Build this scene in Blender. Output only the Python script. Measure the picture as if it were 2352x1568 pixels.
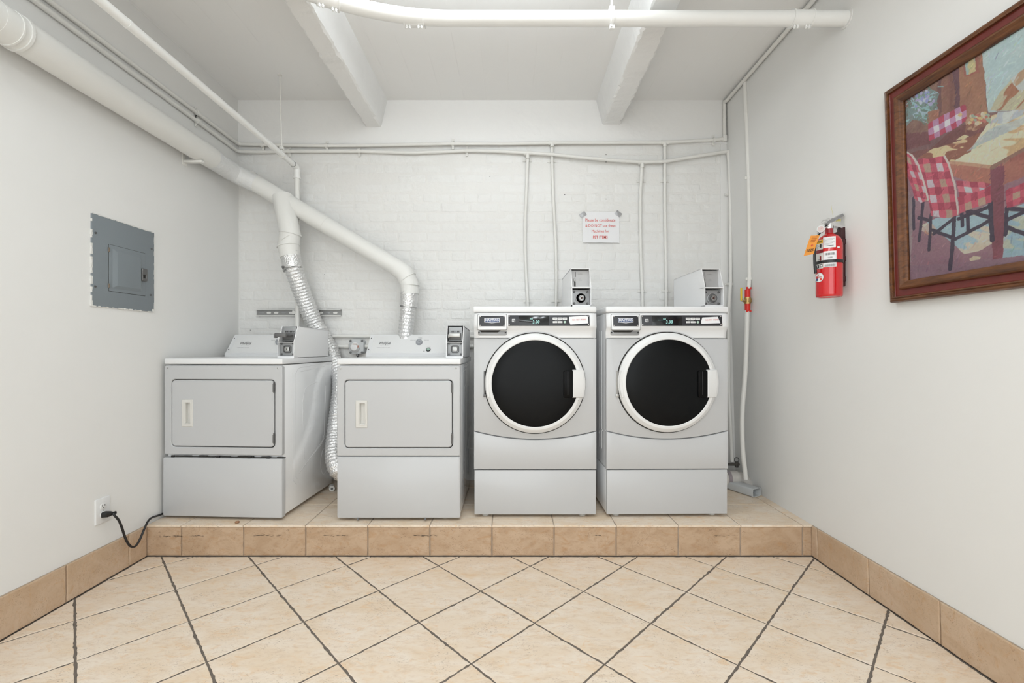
import bpy, bmesh, math, random
import numpy as np
from mathutils import Vector, Matrix
R = math.radians
rnd = random.Random(7)
C = bpy.context.scene.collection
for o in list(bpy.data.objects): bpy.data.objects.remove(o)

# ------------------------------------------------------------------ camera / world / light / exposure
F, CX, CY, CH = 1023.0, 1171.0, 798.0, 1.1187      # calibrated from the diagonal floor tile grid (333 mm)
cam = bpy.data.cameras.new('camera'); cam_o = bpy.data.objects.new('camera', cam); C.objects.link(cam_o)
cam_o.location = (0, 0, CH); cam_o.rotation_euler = (R(90), 0, 0)
cam.sensor_fit = 'HORIZONTAL'; cam.sensor_width = 36; cam.lens = 36*F/2352
cam.shift_x = (1176-CX)/2352; cam.shift_y = (CY-784)/2352; cam.clip_start = .02
S = bpy.context.scene; S.camera = cam_o
S.view_settings.view_transform = 'Standard'; S.view_settings.look = 'None'
S.view_settings.exposure = 0.42; S.view_settings.gamma = 1; S.view_settings.use_curve_mapping = False
w = bpy.data.worlds.new('world'); S.world = w; w.use_nodes = True
w.node_tree.nodes['Background'].inputs[0].default_value = (.9, .95, 1, 1)
w.node_tree.nodes['Background'].inputs[1].default_value = .0
TUBE_EMIT = 6.9
def area(name, loc, sx, sy, power, rot=(0, 0, 0), col=(.89, .953, 1)):
    l = bpy.data.lights.new(name, 'AREA'); l.shape = 'RECTANGLE'; l.size = sx; l.size_y = sy
    l.energy = power; l.color = col
    o = bpy.data.objects.new(name, l); C.objects.link(o); o.location = loc; o.rotation_euler = rot; return o
area('added_fill_light', (.70, .60, 2.85), .5, .25, 10)  # added fill light in the right bay, no real lamp there
area('added_fill_light', (-1.30, .60, 2.85), .5, .25, 6)  # added fill light in the left bay, stands for no known fitting
area('added_fill_light', (-.1, -.60, 2.66), 2.6, .25, 21)  # added fill light behind the camera to lift the whole room
area('rear_fill_light', (-.15, -2.55, 1.40), 3.3, 2.5, 41, (R(90), 0, 0))  # added broad fill from behind the camera, no doorway there

# ------------------------------------------------------------------ helpers
def W(px, py, d): return Vector(((px-CX)*d/F, d, CH+(CY-py)*d/F))
def WX(px, py, X):
    d = X*F/(px-CX); return Vector((X, d, CH+(CY-py)*d/F))
def XR(z): return 1.549+.0277*(CH+1.775-z)         # the right wall leans out towards the floor

_m = {}
def mat(name, col, rough=.6, metal=0, bump=None, coat=0, spec=.5, var=None, emit=0, bscale=1.0, detail=3):
    """procedural principled; bump=(scale,strength,distance); var=(scale,amount)"""
    if name in _m: return _m[name]
    m = bpy.data.materials.new(name); m.use_nodes = True; nt = m.node_tree; N = nt.nodes; L = nt.links
    b = N['Principled BSDF']; c = (*col, 1)
    b.inputs['Base Color'].default_value = c; b.inputs['Roughness'].default_value = rough
    b.inputs['Metallic'].default_value = metal; b.inputs['Specular IOR Level'].default_value = spec
    if coat: b.inputs['Coat Weight'].default_value = coat; b.inputs['Coat Roughness'].default_value = .08
    if emit: b.inputs['Emission Color'].default_value = c; b.inputs['Emission Strength'].default_value = emit
    if bump or var: geo = N.new('ShaderNodeNewGeometry')
    if var:
        n = N.new('ShaderNodeTexNoise'); n.inputs['Scale'].default_value = var[0]; n.inputs['Detail'].default_value = 4
        L.new(geo.outputs['Position'], n.inputs['Vector'])
        x = N.new('ShaderNodeMix'); x.data_type = 'RGBA'
        x.inputs['A'].default_value = tuple(v*(1-var[1]) for v in col)+(1,)
        x.inputs['B'].default_value = tuple(min(1, v*(1+var[1])) for v in col)+(1,)
        L.new(n.outputs['Fac'], x.inputs['Factor']); L.new(x.outputs['Result'], b.inputs['Base Color'])
    if bump:
        n = N.new('ShaderNodeTexNoise'); n.inputs['Scale'].default_value = bump[0]; n.inputs['Detail'].default_value = detail
        L.new(geo.outputs['Position'], n.inputs['Vector'])
        bp = N.new('ShaderNodeBump'); bp.inputs['Strength'].default_value = bump[1]; bp.inputs['Distance'].default_value = bump[2]
        L.new(n.outputs['Fac'], bp.inputs['Height']); L.new(bp.outputs['Normal'], b.inputs['Normal'])
    _m[name] = m; return m

def new_nodes(name):
    m = bpy.data.materials.new(name); m.use_nodes = True; nt = m.node_tree
    return m, nt.nodes, nt.links, nt.nodes['Principled BSDF']
def mixc(N, L, f, a, b):
    x = N.new('ShaderNodeMix'); x.data_type = 'RGBA'
    for k, v in (('A', a), ('B', b)):
        if isinstance(v, tuple): x.inputs[k].default_value = (*v, 1) if len(v) == 3 else v
        else: L.new(v, x.inputs[k])
    L.new(f, x.inputs['Factor']); return x.outputs['Result']
def ramp(N, L, f, lo, hi, inv=False):
    r = N.new('ShaderNodeMapRange'); r.inputs['From Min'].default_value = lo; r.inputs['From Max'].default_value = hi
    if inv: r.inputs['To Min'].default_value = 1; r.inputs['To Max'].default_value = 0
    L.new(f, r.inputs['Value']); return r.outputs['Result']
def noise(N, L, vec, scale, detail=3, rough=.5, dist=0):
    n = N.new('ShaderNodeTexNoise'); n.inputs['Scale'].default_value = scale; n.inputs['Detail'].default_value = detail
    n.inputs['Roughness'].default_value = rough; n.inputs['Distortion'].default_value = dist
    L.new(vec, n.inputs['Vector']); return n.outputs['Fac']
def mapping(N, L, vec, sc, loc=None):
    mp = N.new('ShaderNodeMapping'); mp.inputs['Scale'].default_value = sc; L.new(vec, mp.inputs['Vector'])
    if loc is not None: L.new(loc, mp.inputs['Location'])
    return mp.outputs['Vector']
def math_(N, L, op, a, b=None):
    x = N.new('ShaderNodeMath'); x.operation = op
    for i, v in enumerate((a, b)):
        if v is None: continue
        if isinstance(v, (int, float)): x.inputs[i].default_value = v
        else: L.new(v, x.inputs[i])
    return x.outputs[0]
def bump_(N, L, h, strength, dist, b, prev=None):
    bp = N.new('ShaderNodeBump'); bp.inputs['Strength'].default_value = strength; bp.inputs['Distance'].default_value = dist
    L.new(h, bp.inputs['Height'])
    if prev is not None: L.new(prev, bp.inputs['Normal'])
    L.new(bp.outputs['Normal'], b.inputs['Normal']); return bp.outputs['Normal']

def tile_material(name, lightc, midc, darkc, pit, horizontal=True):
    m, N, L, b = new_nodes(name)
    geo = N.new('ShaderNodeNewGeometry'); oi = N.new('ShaderNodeObjectInfo')
    cmb = N.new('ShaderNodeCombineXYZ')
    for i, k in enumerate((37, 53, 91)): L.new(math_(N, L, 'MULTIPLY', oi.outputs['Random'], k), cmb.inputs[i])
    add = N.new('ShaderNodeVectorMath'); L.new(geo.outputs['Position'], add.inputs[0]); L.new(cmb.outputs[0], add.inputs[1])
    v = add.outputs[0]
    cloud = noise(N, L, mapping(N, L, v, (5, 11, 9) if horizontal else (6, 6, 9)), 1.0, 6, .62, .8)
    c = mixc(N, L, ramp(N, L, cloud, .38, .64), lightc, midc)
    cl2 = noise(N, L, mapping(N, L, v, (13, 26, 20)), 1.0, 5, .65, 1.2)
    c = mixc(N, L, math_(N, L, 'MULTIPLY', ramp(N, L, cl2, .54, .70), .75), c, tuple(a*b for a, b in zip(midc, (.99, .86, .70))))
    fine = noise(N, L, mapping(N, L, v, (26, 60, 45)), 1.0, 5, .7, .4)
    c = mixc(N, L, math_(N, L, 'MULTIPLY', ramp(N, L, fine, .5, .72), .42), c, darkc)
    pits = noise(N, L, mapping(N, L, v, (120, 300, 240)), 1.0, 3, .6, .6)
    region = noise(N, L, mapping(N, L, v, (9, 12, 12)), 1.0, 3)
    pf = math_(N, L, 'MULTIPLY', ramp(N, L, pits, .60, .66), ramp(N, L, region, .42, .66))
    c = mixc(N, L, math_(N, L, 'MULTIPLY', pf, .75), c, pit)
    L.new(c, b.inputs['Base Color']); b.inputs['Roughness'].default_value = .42; b.inputs['Specular IOR Level'].default_value = .35
    h = math_(N, L, 'SUBTRACT', math_(N, L, 'MULTIPLY', fine, .5), pf)
    bump_(N, L, h, .35, .0012, b)
    return m
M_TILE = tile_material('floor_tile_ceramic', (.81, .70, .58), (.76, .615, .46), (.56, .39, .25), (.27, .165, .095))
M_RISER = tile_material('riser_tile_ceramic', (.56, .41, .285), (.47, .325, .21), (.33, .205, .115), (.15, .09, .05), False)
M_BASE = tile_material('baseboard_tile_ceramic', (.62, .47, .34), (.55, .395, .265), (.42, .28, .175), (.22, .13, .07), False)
M_GROUT = mat('dark_grout', (.155, .128, .105), .9, bump=(220, .6, .002), var=(30, .3))
M_GROUT_L = mat('pale_grout', (.44, .36, .285), .9, bump=(220, .6, .002), var=(18, .35))

def wall_mat(name, col, bs=.25, speck=0):
    m, N, L, b = new_nodes(name); geo = N.new('ShaderNodeNewGeometry'); v = geo.outputs['Position']
    big = noise(N, L, v, 1.6, 4, .6)
    c = mixc(N, L, big, tuple(x*.965 for x in col), tuple(min(1, x*1.025) for x in col))
    if speck:
        sp = noise(N, L, v, 42, 2, .5); c = mixc(N, L, math_(N, L, 'MULTIPLY', ramp(N, L, sp, .775, .80), speck), c, (.14, .12, .10))
    L.new(c, b.inputs['Base Color']); b.inputs['Roughness'].default_value = .5; b.inputs['Specular IOR Level'].default_value = .3
    n1 = noise(N, L, v, 14, 5, .6)
    bump_(N, L, n1, bs, .004, b)
    return m
M_WALL = wall_mat('painted_drywall', (.825, .82, .80), .16)
M_BRICK = mat('painted_brick', (.80, .795, .775), .42, bump=(30, .8, .007), var=(5, .03), detail=6)
M_MORTAR = mat('painted_mortar', (.79, .78, .755), .45, bump=(45, .6, .006), var=(6, .03), detail=6)
def ceiling_mat():
    m, N, L, b = new_nodes('painted_board_formed_concrete'); geo = N.new('ShaderNodeNewGeometry'); v = geo.outputs['Position']
    sep = N.new('ShaderNodeSeparateXYZ'); L.new(v, sep.inputs[0])
    wob = noise(N, L, mapping(N, L, v, (2, .6, 1)), 2.0, 3)
    x = math_(N, L, 'ADD', sep.outputs[0], math_(N, L, 'MULTIPLY', wob, .02))
    fr = math_(N, L, 'FRACT', math_(N, L, 'MULTIPLY', x, 6.2))
    line = math_(N, L, 'MULTIPLY', ramp(N, L, fr, 0, .04, True), ramp(N, L, noise(N, L, mapping(N, L, v, (1.2, 3, 1)), 2.2, 3), .42, .6))
    L.new(mixc(N, L, math_(N, L, 'MULTIPLY', line, .07), (.89, .885, .87), (.45, .43, .39)), b.inputs['Base Color'])
    b.inputs['Roughness'].default_value = .6; b.inputs['Specular IOR Level'].default_value = .25
    h = math_(N, L, 'SUBTRACT', noise(N, L, v, 10, 5), line)
    bump_(N, L, h, .3, .004, b); return m
M_CEIL = ceiling_mat()
M_BEAM = mat('painted_concrete_beam', (.86, .855, .84), .55, bump=(16, .5, .012), detail=6)
M_PIPE = mat('painted_pipe', (.80, .79, .755), .4, bump=(40, .2, .002))
M_PIPEW = mat('white_sprinkler_pipe', (.86, .86, .84), .32)
M_DUCT = mat('painted_duct', (.81, .805, .775), .38, bump=(9, .25, .004))
M_TAPE = mat('painted_duct_tape', (.78, .785, .78), .35, bump=(60, .9, .006), detail=5)
M_WHITE_SHADE = mat('white_enamel_shaded', (.53, .535, .542), .30, spec=.5, coat=.2)  # machine fronts: white paint darkened so the colour carries their shade
M_WHITE_LIT = mat('white_enamel_lit', (.80, .805, .81), .28, coat=.2)  # same white, lightened where lids and control panels catch the light
M_BOX_LIT = mat('white_coin_box_lit', (.88, .88, .885), .35)  # same white again, lightened so the coin boxes look lit
M_WHITE2 = mat('white_plastic', (.78, .78, .775), .35)
M_SIDE_LIT = mat('glossy_white_side_lit', (.91, .915, .92), .10, spec=.8, coat=.8)  # same paint as the fronts, light on the sides put into the colour
M_CREAM = mat('cream_plastic', (.68, .665, .63), .4)
M_GAP = mat('dark_gap', (.03, .028, .025), .8)
M_BLACK = mat('black_plastic', (.014, .014, .015), .35)
M_PANEL = mat('charcoal_control_panel', (.028, .029, .034), .35)
M_DISP = mat('black_display_window', (.008, .009, .01), .12)
M_GLASSB = mat('black_door_glass', (.0035, .004, .0045), .28, spec=.14)
M_GREY = mat('grey_metal_plate', (.33, .335, .34), .38, metal=.35, bump=(300, .15, .0005))
M_DGREY = mat('dark_grey_metal', (.15, .15, .15), .4, metal=.4)
M_CHROME = mat('chrome', (.78, .78, .78), .18, metal=1)
M_STEEL = mat('dull_steel', (.45, .45, .44), .35, metal=.9)
M_KNOB = mat('grey_knob', (.36, .37, .39), .4)
M_TEAL = mat('teal_led', (.45, .85, .80), .5, emit=.25)
M_GREEN = mat('green_button', (.32, .45, .38), .4)
M_RED = mat('extinguisher_red', (.62, .008, .012), .16, coat=.6)
M_DRED = mat('dark_red_plastic', (.22, .015, .02), .35)
M_REDTXT = mat('red_print', (.72, .09, .07), .6)
M_REDTXT2 = mat('faded_red_print', (.70, .28, .25), .6)
M_INK = mat('black_print', (.03, .03, .03), .6)
M_INKG = mat('grey_print', (.28, .28, .28), .6)
M_BLUE = mat('navy_print', (.03, .07, .20), .5)
M_PAPER = mat('white_paper', (.84, .84, .85), .7)
M_ORANGE = mat('orange_tag', (.90, .36, .06), .6)
M_YELLOW = mat('yellow_vinyl', (.75, .55, .04), .4)
M_YLABEL = mat('yellow_label', (.85, .50, .03), .5)
M_BRASS = mat('brass', (.45, .30, .12), .35, metal=.8)
M_ELEC = mat('grey_painted_steel', (.215, .245, .265), .42, bump=(30, .1, .001))
M_CRUST = mat('chipped_wall_paint', (.74, .73, .70), .6, bump=(90, .8, .002))
M_TAPEG = mat('silver_tape', (.42, .42, .43), .4, metal=.5, bump=(60, .8, .004))
M_RTAG = mat('red_tag_paint', (.70, .03, .02), .4)
M_GRBOX = mat('pale_grey_plastic', (.55, .565, .57), .4)
M_PVC = mat('grimy_white_plastic_pipe', (.60, .57, .53), .4, var=(14, .25))
M_TUBE = mat('fluorescent_tube', (.90, .96, 1), .5, emit=TUBE_EMIT)
def foil_mat():
    m, N, L, b = new_nodes('crinkled_aluminium_foil'); geo = N.new('ShaderNodeNewGeometry'); v = geo.outputs['Position']
    b.inputs['Base Color'].default_value = (.80, .80, .80, 1); b.inputs['Metallic'].default_value = .85
    b.inputs['Roughness'].default_value = .30
    vo = N.new('ShaderNodeTexVoronoi'); vo.inputs['Scale'].default_value = 85; L.new(v, vo.inputs['Vector'])
    h = math_(N, L, 'ADD', vo.outputs['Distance'], noise(N, L, v, 120, 4, .6))
    bump_(N, L, h, .8, .004, b); return m
M_FOIL = foil_mat()
def wood_mat():
    m, N, L, b = new_nodes('stained_oak_frame'); geo = N.new('ShaderNodeNewGeometry'); v = geo.outputs['Position']
    n = noise(N, L, mapping(N, L, v, (60, 9, 60)), 1.0, 5, .65, .6)
    c = mixc(N, L, ramp(N, L, n, .3, .7), (.055, .018, .007), (.20, .075, .023))
    L.new(c, b.inputs['Base Color']); b.inputs['Roughness'].default_value = .3
    bump_(N, L, n, .3, .001, b); return m
M_WOOD = wood_mat()
M_MAHOG = mat('dark_red_frame_band', (.16, .022, .016), .3, var=(20, .3))

def finish(name, bm, m, parent=None, smooth=35, loc=None, rot=None):
    me = bpy.data.meshes.new(name)
    bmesh.ops.recalc_face_normals(bm, faces=bm.faces)
    bm.to_mesh(me); bm.free()
    return link(name, me, m, parent, smooth, loc, rot)
def link(name, me, m, parent=None, smooth=35, loc=None, rot=None):
    if m is not None and not me.materials: me.materials.append(m)
    if smooth:
        me.shade_smooth(); me.set_sharp_from_angle(angle=R(smooth))
    o = bpy.data.objects.new(name, me); C.objects.link(o)
    if loc is not None: o.location = loc
    if rot is not None: o.rotation_euler = rot
    if parent: o.parent = parent
    return o
def tag(o, label, cat, group=None, kind=None):
    if label: o['label'] = label
    if cat: o['category'] = cat
    if group: o['group'] = group
    if kind: o['kind'] = kind
    return o
def struct(o): o['kind'] = 'structure'; return o
def thing(name, label, cat, loc=(0, 0, 0), rz=0, group=None):
    o = bpy.data.objects.new(name, None); C.objects.link(o); o.location = loc; o.rotation_euler = (0, 0, rz)
    o.empty_display_size = .05
    return tag(o, label, cat, group)

def box(bm, x0, x1, y0, y1, z0, z1, bev=0, seg=2, M=None):
    r = bmesh.ops.create_cube(bm, size=1); vs = r['verts']
    for v in vs:
        v.co = Vector(((x0+x1)/2+v.co.x*(x1-x0), (y0+y1)/2+v.co.y*(y1-y0), (z0+z1)/2+v.co.z*(z1-z0)))
    if bev:
        es = list({e for v in vs for e in v.link_edges})
        r2 = bmesh.ops.bevel(bm, geom=es, offset=bev, segments=seg, profile=.5, affect='EDGES')
        vs = list(set(r2['verts']) | {v for v in vs if v.is_valid})
    if M is not None: bmesh.ops.transform(bm, matrix=M, verts=[v for v in vs if v.is_valid])
    return vs
def bx(name, m, parent, x0, x1, y0, y1, z0, z1, bev=0, seg=2):
    bm = bmesh.new(); box(bm, x0, x1, y0, y1, z0, z1, bev, seg); return finish(name, bm, m, parent)
def rr(cx, cz, wd, ht, r, n=5):
    """rounded rectangle loop in XZ, counter-clockwise"""
    r = max(1e-5, min(r, wd/2-1e-5, ht/2-1e-5)); out = []
    for (sx, sz, a0) in ((1, 1, 0), (-1, 1, 90), (-1, -1, 180), (1, -1, 270)):
        ox, oz = cx+sx*(wd/2-r), cz+sz*(ht/2-r)
        for k in range(n+1):
            a = R(a0+90*k/n); out.append((ox+r*math.cos(a), oz+r*math.sin(a)))
    return out
def loft(bm, loops, cap0=True, cap1=True, closed=True):
    """loops: lists of 3D points of the same length"""
    V = [[bm.verts.new(p) for p in lp] for lp in loops]; n = len(V[0])
    for a, b in zip(V, V[1:]):
        for i in range(n if closed else n-1):
            bm.faces.new((a[i], a[(i+1) % n], b[(i+1) % n], b[i]))
    if cap0: bm.faces.new(list(reversed(V[0])))
    if cap1: bm.faces.new(V[-1])
    return V
def slab(bm, cx, cz, wd, ht, r, yf, yb, bev=.002, n=5):
    """rounded-rect slab facing -Y (front at yf)"""
    L = [[(x, yb, z) for x, z in rr(cx, cz, wd, ht, r, n)],
         [(x, yf+bev, z) for x, z in rr(cx, cz, wd, ht, r, n)],
         [(x, yf+bev*.3, z) for x, z in rr(cx, cz, wd-bev*.6, ht-bev*.6, r, n)],
         [(x, yf, z) for x, z in rr(cx, cz, wd-2*bev, ht-2*bev, max(r-bev, 1e-4), n)]]
    loft(bm, L)
def frame(bm, o, i, yf, yb, bev=.002, n=5):
    """o,i = (cx,cz,w,h,r): ring-shaped slab facing -Y"""
    def lp(q, d, y): return [(x, y, z) for x, z in rr(q[0], q[1], q[2]+2*d, q[3]+2*d, max(q[4]+d, 1e-4), n)]
    L = [lp(i, 0, yb), lp(i, 0, yf+bev), lp(i, bev, yf), lp(o, -bev, yf), lp(o, 0, yf+bev), lp(o, 0, yb)]
    V = [[bm.verts.new(p) for p in l] for l in L]; k = len(V[0])
    for a, b in zip(V, V[1:]+V[:1]):
        for j in range(k): bm.faces.new((a[j], a[(j+1) % k], b[(j+1) % k], b[j]))
def cyl(bm, p, q, r, n=16, r2=None, cap=True):
    p, q = Vector(p), Vector(q); d = (q-p).normalized(); u = d.orthogonal().normalized(); v = d.cross(u)
    r2 = r if r2 is None else r2
    L = [[c+(u*math.cos(2*math.pi*k/n)+v*math.sin(2*math.pi*k/n))*rr_ for k in range(n)] for c, rr_ in ((p, r), (q, r2))]
    loft(bm, L, cap, cap)
def lathe(bm, prof, c=(0, 0, 0), axis='z', n=32, cap=True):
    """prof: list of (r, t) along the axis"""
    c = Vector(c); L = []
    for r, t in prof:
        lp = []
        for k in range(n):
            a = 2*math.pi*k/n; x, y = r*math.cos(a), r*math.sin(a)
            lp.append(c+(Vector((x, y, t)) if axis == 'z' else Vector((x, t, y)) if axis == 'y' else Vector((t, x, y))))
        L.append(lp)
    loft(bm, L, cap, cap)
def smooth_path(pts, step=.02, iters=2):
    pts = [Vector(p) for p in pts]
    for _ in range(iters):
        q = [pts[0]]
        for a, b in zip(pts, pts[1:]): q += [a*.75+b*.25, a*.25+b*.75]
        pts = q+[pts[-1]]
    return resample(pts, step)
def resample(pts, step):
    out = [pts[0]]; acc = 0
    for a, b in zip(pts, pts[1:]):
        d = (b-a).length; t = step-acc
        while t <= d and d > 1e-9:
            out.append(a.lerp(b, t/d)); t += step
        acc = d-(t-step)
    if (out[-1]-pts[-1]).length > step*.3: out.append(pts[-1])
    else: out[-1] = pts[-1]
    return out
def tube(bm, pts, r, n=12, cap=True):
    """r: number or function(i, total, k) -> radius"""
    pts = [Vector(p) for p in pts]; T = []
    for i in range(len(pts)):
        a = pts[max(0, i-1)]; b = pts[min(len(pts)-1, i+1)]
        d1 = (pts[i]-a).normalized() if i else None; d2 = (b-pts[i]).normalized() if i < len(pts)-1 else None
        t = (d1+d2).normalized() if d1 is not None and d2 is not None else (d2 if d1 is None else d1)
        s = 1.0
        if d1 is not None and d2 is not None:
            c = max(.5, t.dot(d1)); s = 1/c
        T.append((t, s, d1 if d1 is not None else d2))
    u = T[0][0].orthogonal().normalized(); L = []
    for i, (t, s, d1) in enumerate(T):
        u = (u-t*u.dot(t)).normalized(); v = t.cross(u); lp = []
        rr_ = r if isinstance(r, (int, float)) else None
        for k in range(n):
            a = 2*math.pi*k/n; q = rr_ if rr_ is not None else r(i, len(pts), k)
            off = (u*math.cos(a)+v*math.sin(a))*q
            if s > 1.001:      # widen in the mitre direction
                perp = (d1-t*d1.dot(t))
                if perp.length > 1e-6:
                    perp.normalize(); off += perp*off.dot(perp)*(s-1)
            lp.append(pts[i]+off)
        L.append(lp)
    loft(bm, L, cap, cap)
def tb(name, m, parent, pts, r, n=12, smooth=50):
    bm = bmesh.new(); tube(bm, pts, r, n); return finish(name, bm, m, parent, smooth)
def text(name, body, m, parent, cx, y, cz, wd, ht, bold=0, ext=.0002, ry=None, place=True):
    cu = bpy.data.curves.new('t', 'FONT'); cu.body = body; cu.align_x = 'CENTER'; cu.size = 1; cu.extrude = 0
    cu.resolution_u = 2; cu.offset = bold
    to = bpy.data.objects.new('t', cu); C.objects.link(to)
    bpy.context.view_layer.update()
    me = bpy.data.meshes.new_from_object(to.evaluated_get(bpy.context.evaluated_depsgraph_get()))
    bpy.data.objects.remove(to); bpy.data.curves.remove(cu)
    co = np.empty(len(me.vertices)*3); me.vertices.foreach_get('co', co); co = co.reshape(-1, 3)
    mn, mx = co.min(0), co.max(0); sc = (wd/max(mx[0]-mn[0], 1e-6), ht/max(mx[1]-mn[1], 1e-6))
    X = (co[:, 0]-(mn[0]+mx[0])/2)*sc[0]; Z = (co[:, 1]-(mn[1]+mx[1])/2)*sc[1]
    new = np.stack([X+cx, np.full_like(X, y), Z+cz], 1)
    me.vertices.foreach_set('co', new.ravel()); me.update()
    me.name = name; me.materials.clear()
    if not place: return me
    return link(name, me, m, parent, 0)

# ------------------------------------------------------------------ the room
XL, YB, ZC, YF = -1.953, 3.207, CH+1.775, -2.6
PZ, PY = .1665, 2.387                     # platform top and front
def quad_wall(name, m, pts_in, pts_out):
    bm = bmesh.new(); loft(bm, [pts_in, pts_out]); return struct(finish(name, bm, m, None, 0))
quad_wall('wall_left', M_WALL, [(XL, YF, -.1), (XL, YB+.1, -.1), (XL, YB+.1, ZC+.02), (XL, YF, ZC+.02)],
          [(XL-.12, YF, -.1), (XL-.12, YB+.1, -.1), (XL-.12, YB+.1, ZC+.02), (XL-.12, YF, ZC+.02)])
quad_wall('wall_right', M_WALL, [(XR(-.1), YF, -.1), (XR(-.1), YB+.1, -.1), (XR(ZC+.02), YB+.1, ZC+.02), (XR(ZC+.02), YF, ZC+.02)],
          [(1.78, YF, -.1), (1.78, YB+.1, -.1), (1.78, YB+.1, ZC+.02), (1.78, YF, ZC+.02)])
bm = bmesh.new(); box(bm, XL, 1.70, YF-.12, YF, -.1, ZC+.02); struct(finish('wall_front', bm, M_WALL, None, 0))
bm = bmesh.new(); box(bm, XL-.1, 1.75, YF-.1, YB+.1, ZC, ZC+.12); struct(finish('ceiling', bm, M_CEIL, None, 0))

# floor: grout bed with one object per diagonal tile
bm = bmesh.new(); box(bm, XL, 1.66, YF, YB, -.10, -.0022); floor = struct(finish('floor', bm, M_GROUT, None, 0))
def clip(poly, a, b, c):        # keep a*x+b*y<=c
    out = []
    for i in range(len(poly)):
        p, q = poly[i-1], poly[i]; dp = a*p[0]+b*p[1]-c; dq = a*q[0]+b*q[1]-c
        if (dp <= 0) != (dq <= 0):
            t = dp/(dp-dq); out.append((p[0]+(q[0]-p[0])*t, p[1]+(q[1]-p[1])*t))
        if dq <= 0: out.append(q)
    return out
def jag(poly, amp, step=.022, rs=rnd):
    out = []
    for i in range(len(poly)):
        p, q = Vector(poly[i-1]), Vector(poly[i]); d = q-p; L = d.length
        if L < 1e-4: continue
        k = max(1, int(L/step)); nrm = Vector((-d.y, d.x))/L
        for j in range(k):
            a = amp*(rs.random()**3)*1.6 if j else 0
            out.append(tuple(p+d*(j/k)+nrm*a))
    return out
def tile_obj(poly3, top_n, m, parent, bev=.0016, thick=.006, name='tile'):
    """poly3: list of Vector points of the face, top_n: outward normal"""
    c = sum((Vector(p) for p in poly3), Vector())/len(poly3); nrm = Vector(top_n)
    P = [Vector(p)-c for p in poly3]
    def ins(d): return [p*(1-d/max(p.length, 1e-4)) for p in P]
    bm = bmesh.new()
    V = loft(bm, [[p-nrm*thick for p in P], [p-nrm*bev for p in P], [p-nrm*bev*.35 for p in ins(bev*.5)], ins(bev*1.6)], False, True)
    me = bpy.data.meshes.new('tile'); bmesh.ops.recalc_face_normals(bm, faces=bm.faces)
    # make sure the face looks outward
    bm.faces.ensure_lookup_table()
    top = max(bm.faces, key=lambda f: len(f.verts))
    if top.normal.dot(nrm) < 0: bmesh.ops.reverse_faces(bm, faces=bm.faces)
    bm.to_mesh(me); bm.free(); me.materials.append(m)
    o = bpy.data.objects.new(name, me); C.objects.link(o); o.parent = parent; o.location = c
    return o
TH, TA, TOX, TOY = .777164, .3333, -.1330, 2.0497
ct, st = math.cos(TH), math.sin(TH); GAP = .0064
for i in range(-20, 12):
    for j in range(-20, 14):
        g = GAP/2/TA
        sq = [(i+g, j+g), (i+1-g, j+g), (i+1-g, j+1-g), (i+g, j+1-g)]
        P2 = [(TOX+TA*(u*ct-v*st), TOY+TA*(u*st+v*ct)) for u, v in sq]
        if max(p[1] for p in P2) < YF: continue
        for cl in ((0, 1, PY-.004), (0, -1, -YF), (-1, 0, 1.938), (1, 0, 1.615)):
            P2 = clip(P2, *cl)
            if len(P2) < 3: break
        if len(P2) < 3: continue
        ar = abs(sum(P2[k-1][0]*P2[k][1]-P2[k][0]*P2[k-1][1] for k in range(len(P2))))/2
        if ar < .0004: continue
        P2 = jag(P2, .0026, .015)
        dz = rnd.uniform(-.0006, .0006)
        tile_obj([Vector((x, y, dz)) for x, y in P2], (0, 0, 1), M_TILE, floor)

# raised platform with its top and riser tiles
bm = bmesh.new(); box(bm, XL, 1.628, PY+.007, YB, 0, PZ-.003)
plat = struct(finish('platform', bm, M_GROUT_L, None, 0))
cols = [-.0957+.3332*k for k in range(-6, 7)]; cols = [XL]+[c for c in cols if XL+.03 < c < 1.62]+[1.629]
rows = [PY-.002, 2.7015, 3.034, YB]
for a, b in zip(cols, cols[1:]):
    for k, (c, d) in enumerate(zip(rows, rows[1:])):
        g = .0022
        P2 = jag([(a+g, c+(g if k else 0)), (b-g, c+(g if k else 0)), (b-g, d-g), (a+g, d-g)], .0015)
        tile_obj([Vector((x, y, PZ+rnd.uniform(-.0004, .0004))) for x, y in P2], (0, 0, 1), M_TILE, plat, .0022, .009)
    P2 = jag([(a+.0028, .0035), (b-.0028, .0035), (b-.0028, PZ-.010), (a+.0028, PZ-.010)], .0008)
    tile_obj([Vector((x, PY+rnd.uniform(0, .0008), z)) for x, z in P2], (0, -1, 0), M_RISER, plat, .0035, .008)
# black scuff streaks along the riser
M_SCUFF = mat('black_scuff', (.07, .055, .045), .8)
bm = bmesh.new()
for (x0, x1, y) in ((362, 418, 1231), (440, 470, 1230), (584, 650, 1229.5), (745, 800, 1229), (950, 1005, 1229.5), (1330, 1380, 1229), (1640, 1690, 1229.5)):
    for q in range(26 if x1-x0 > 52 else 12):
        t = rnd.random(); x = x0+(x1-x0)*t; l = rnd.uniform(2, 11); yy = y+rnd.gauss(0, 1.1)*(1-abs(t-.5))
        p = W(x, yy, PY-.0006); hw = l/2*PY/F; hh = rnd.uniform(.15, .5)*PY/F
        vs = [bm.verts.new((p.x+a*hw, p.y, p.z+b*hh)) for a, b in ((-1, 0), (0, -1), (1, 0), (0, 1))]; bm.faces.new(vs)
o = finish('scuff_mark', bm, M_SCUFF, plat, 0); o['kind'] = 'stuff'

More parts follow.
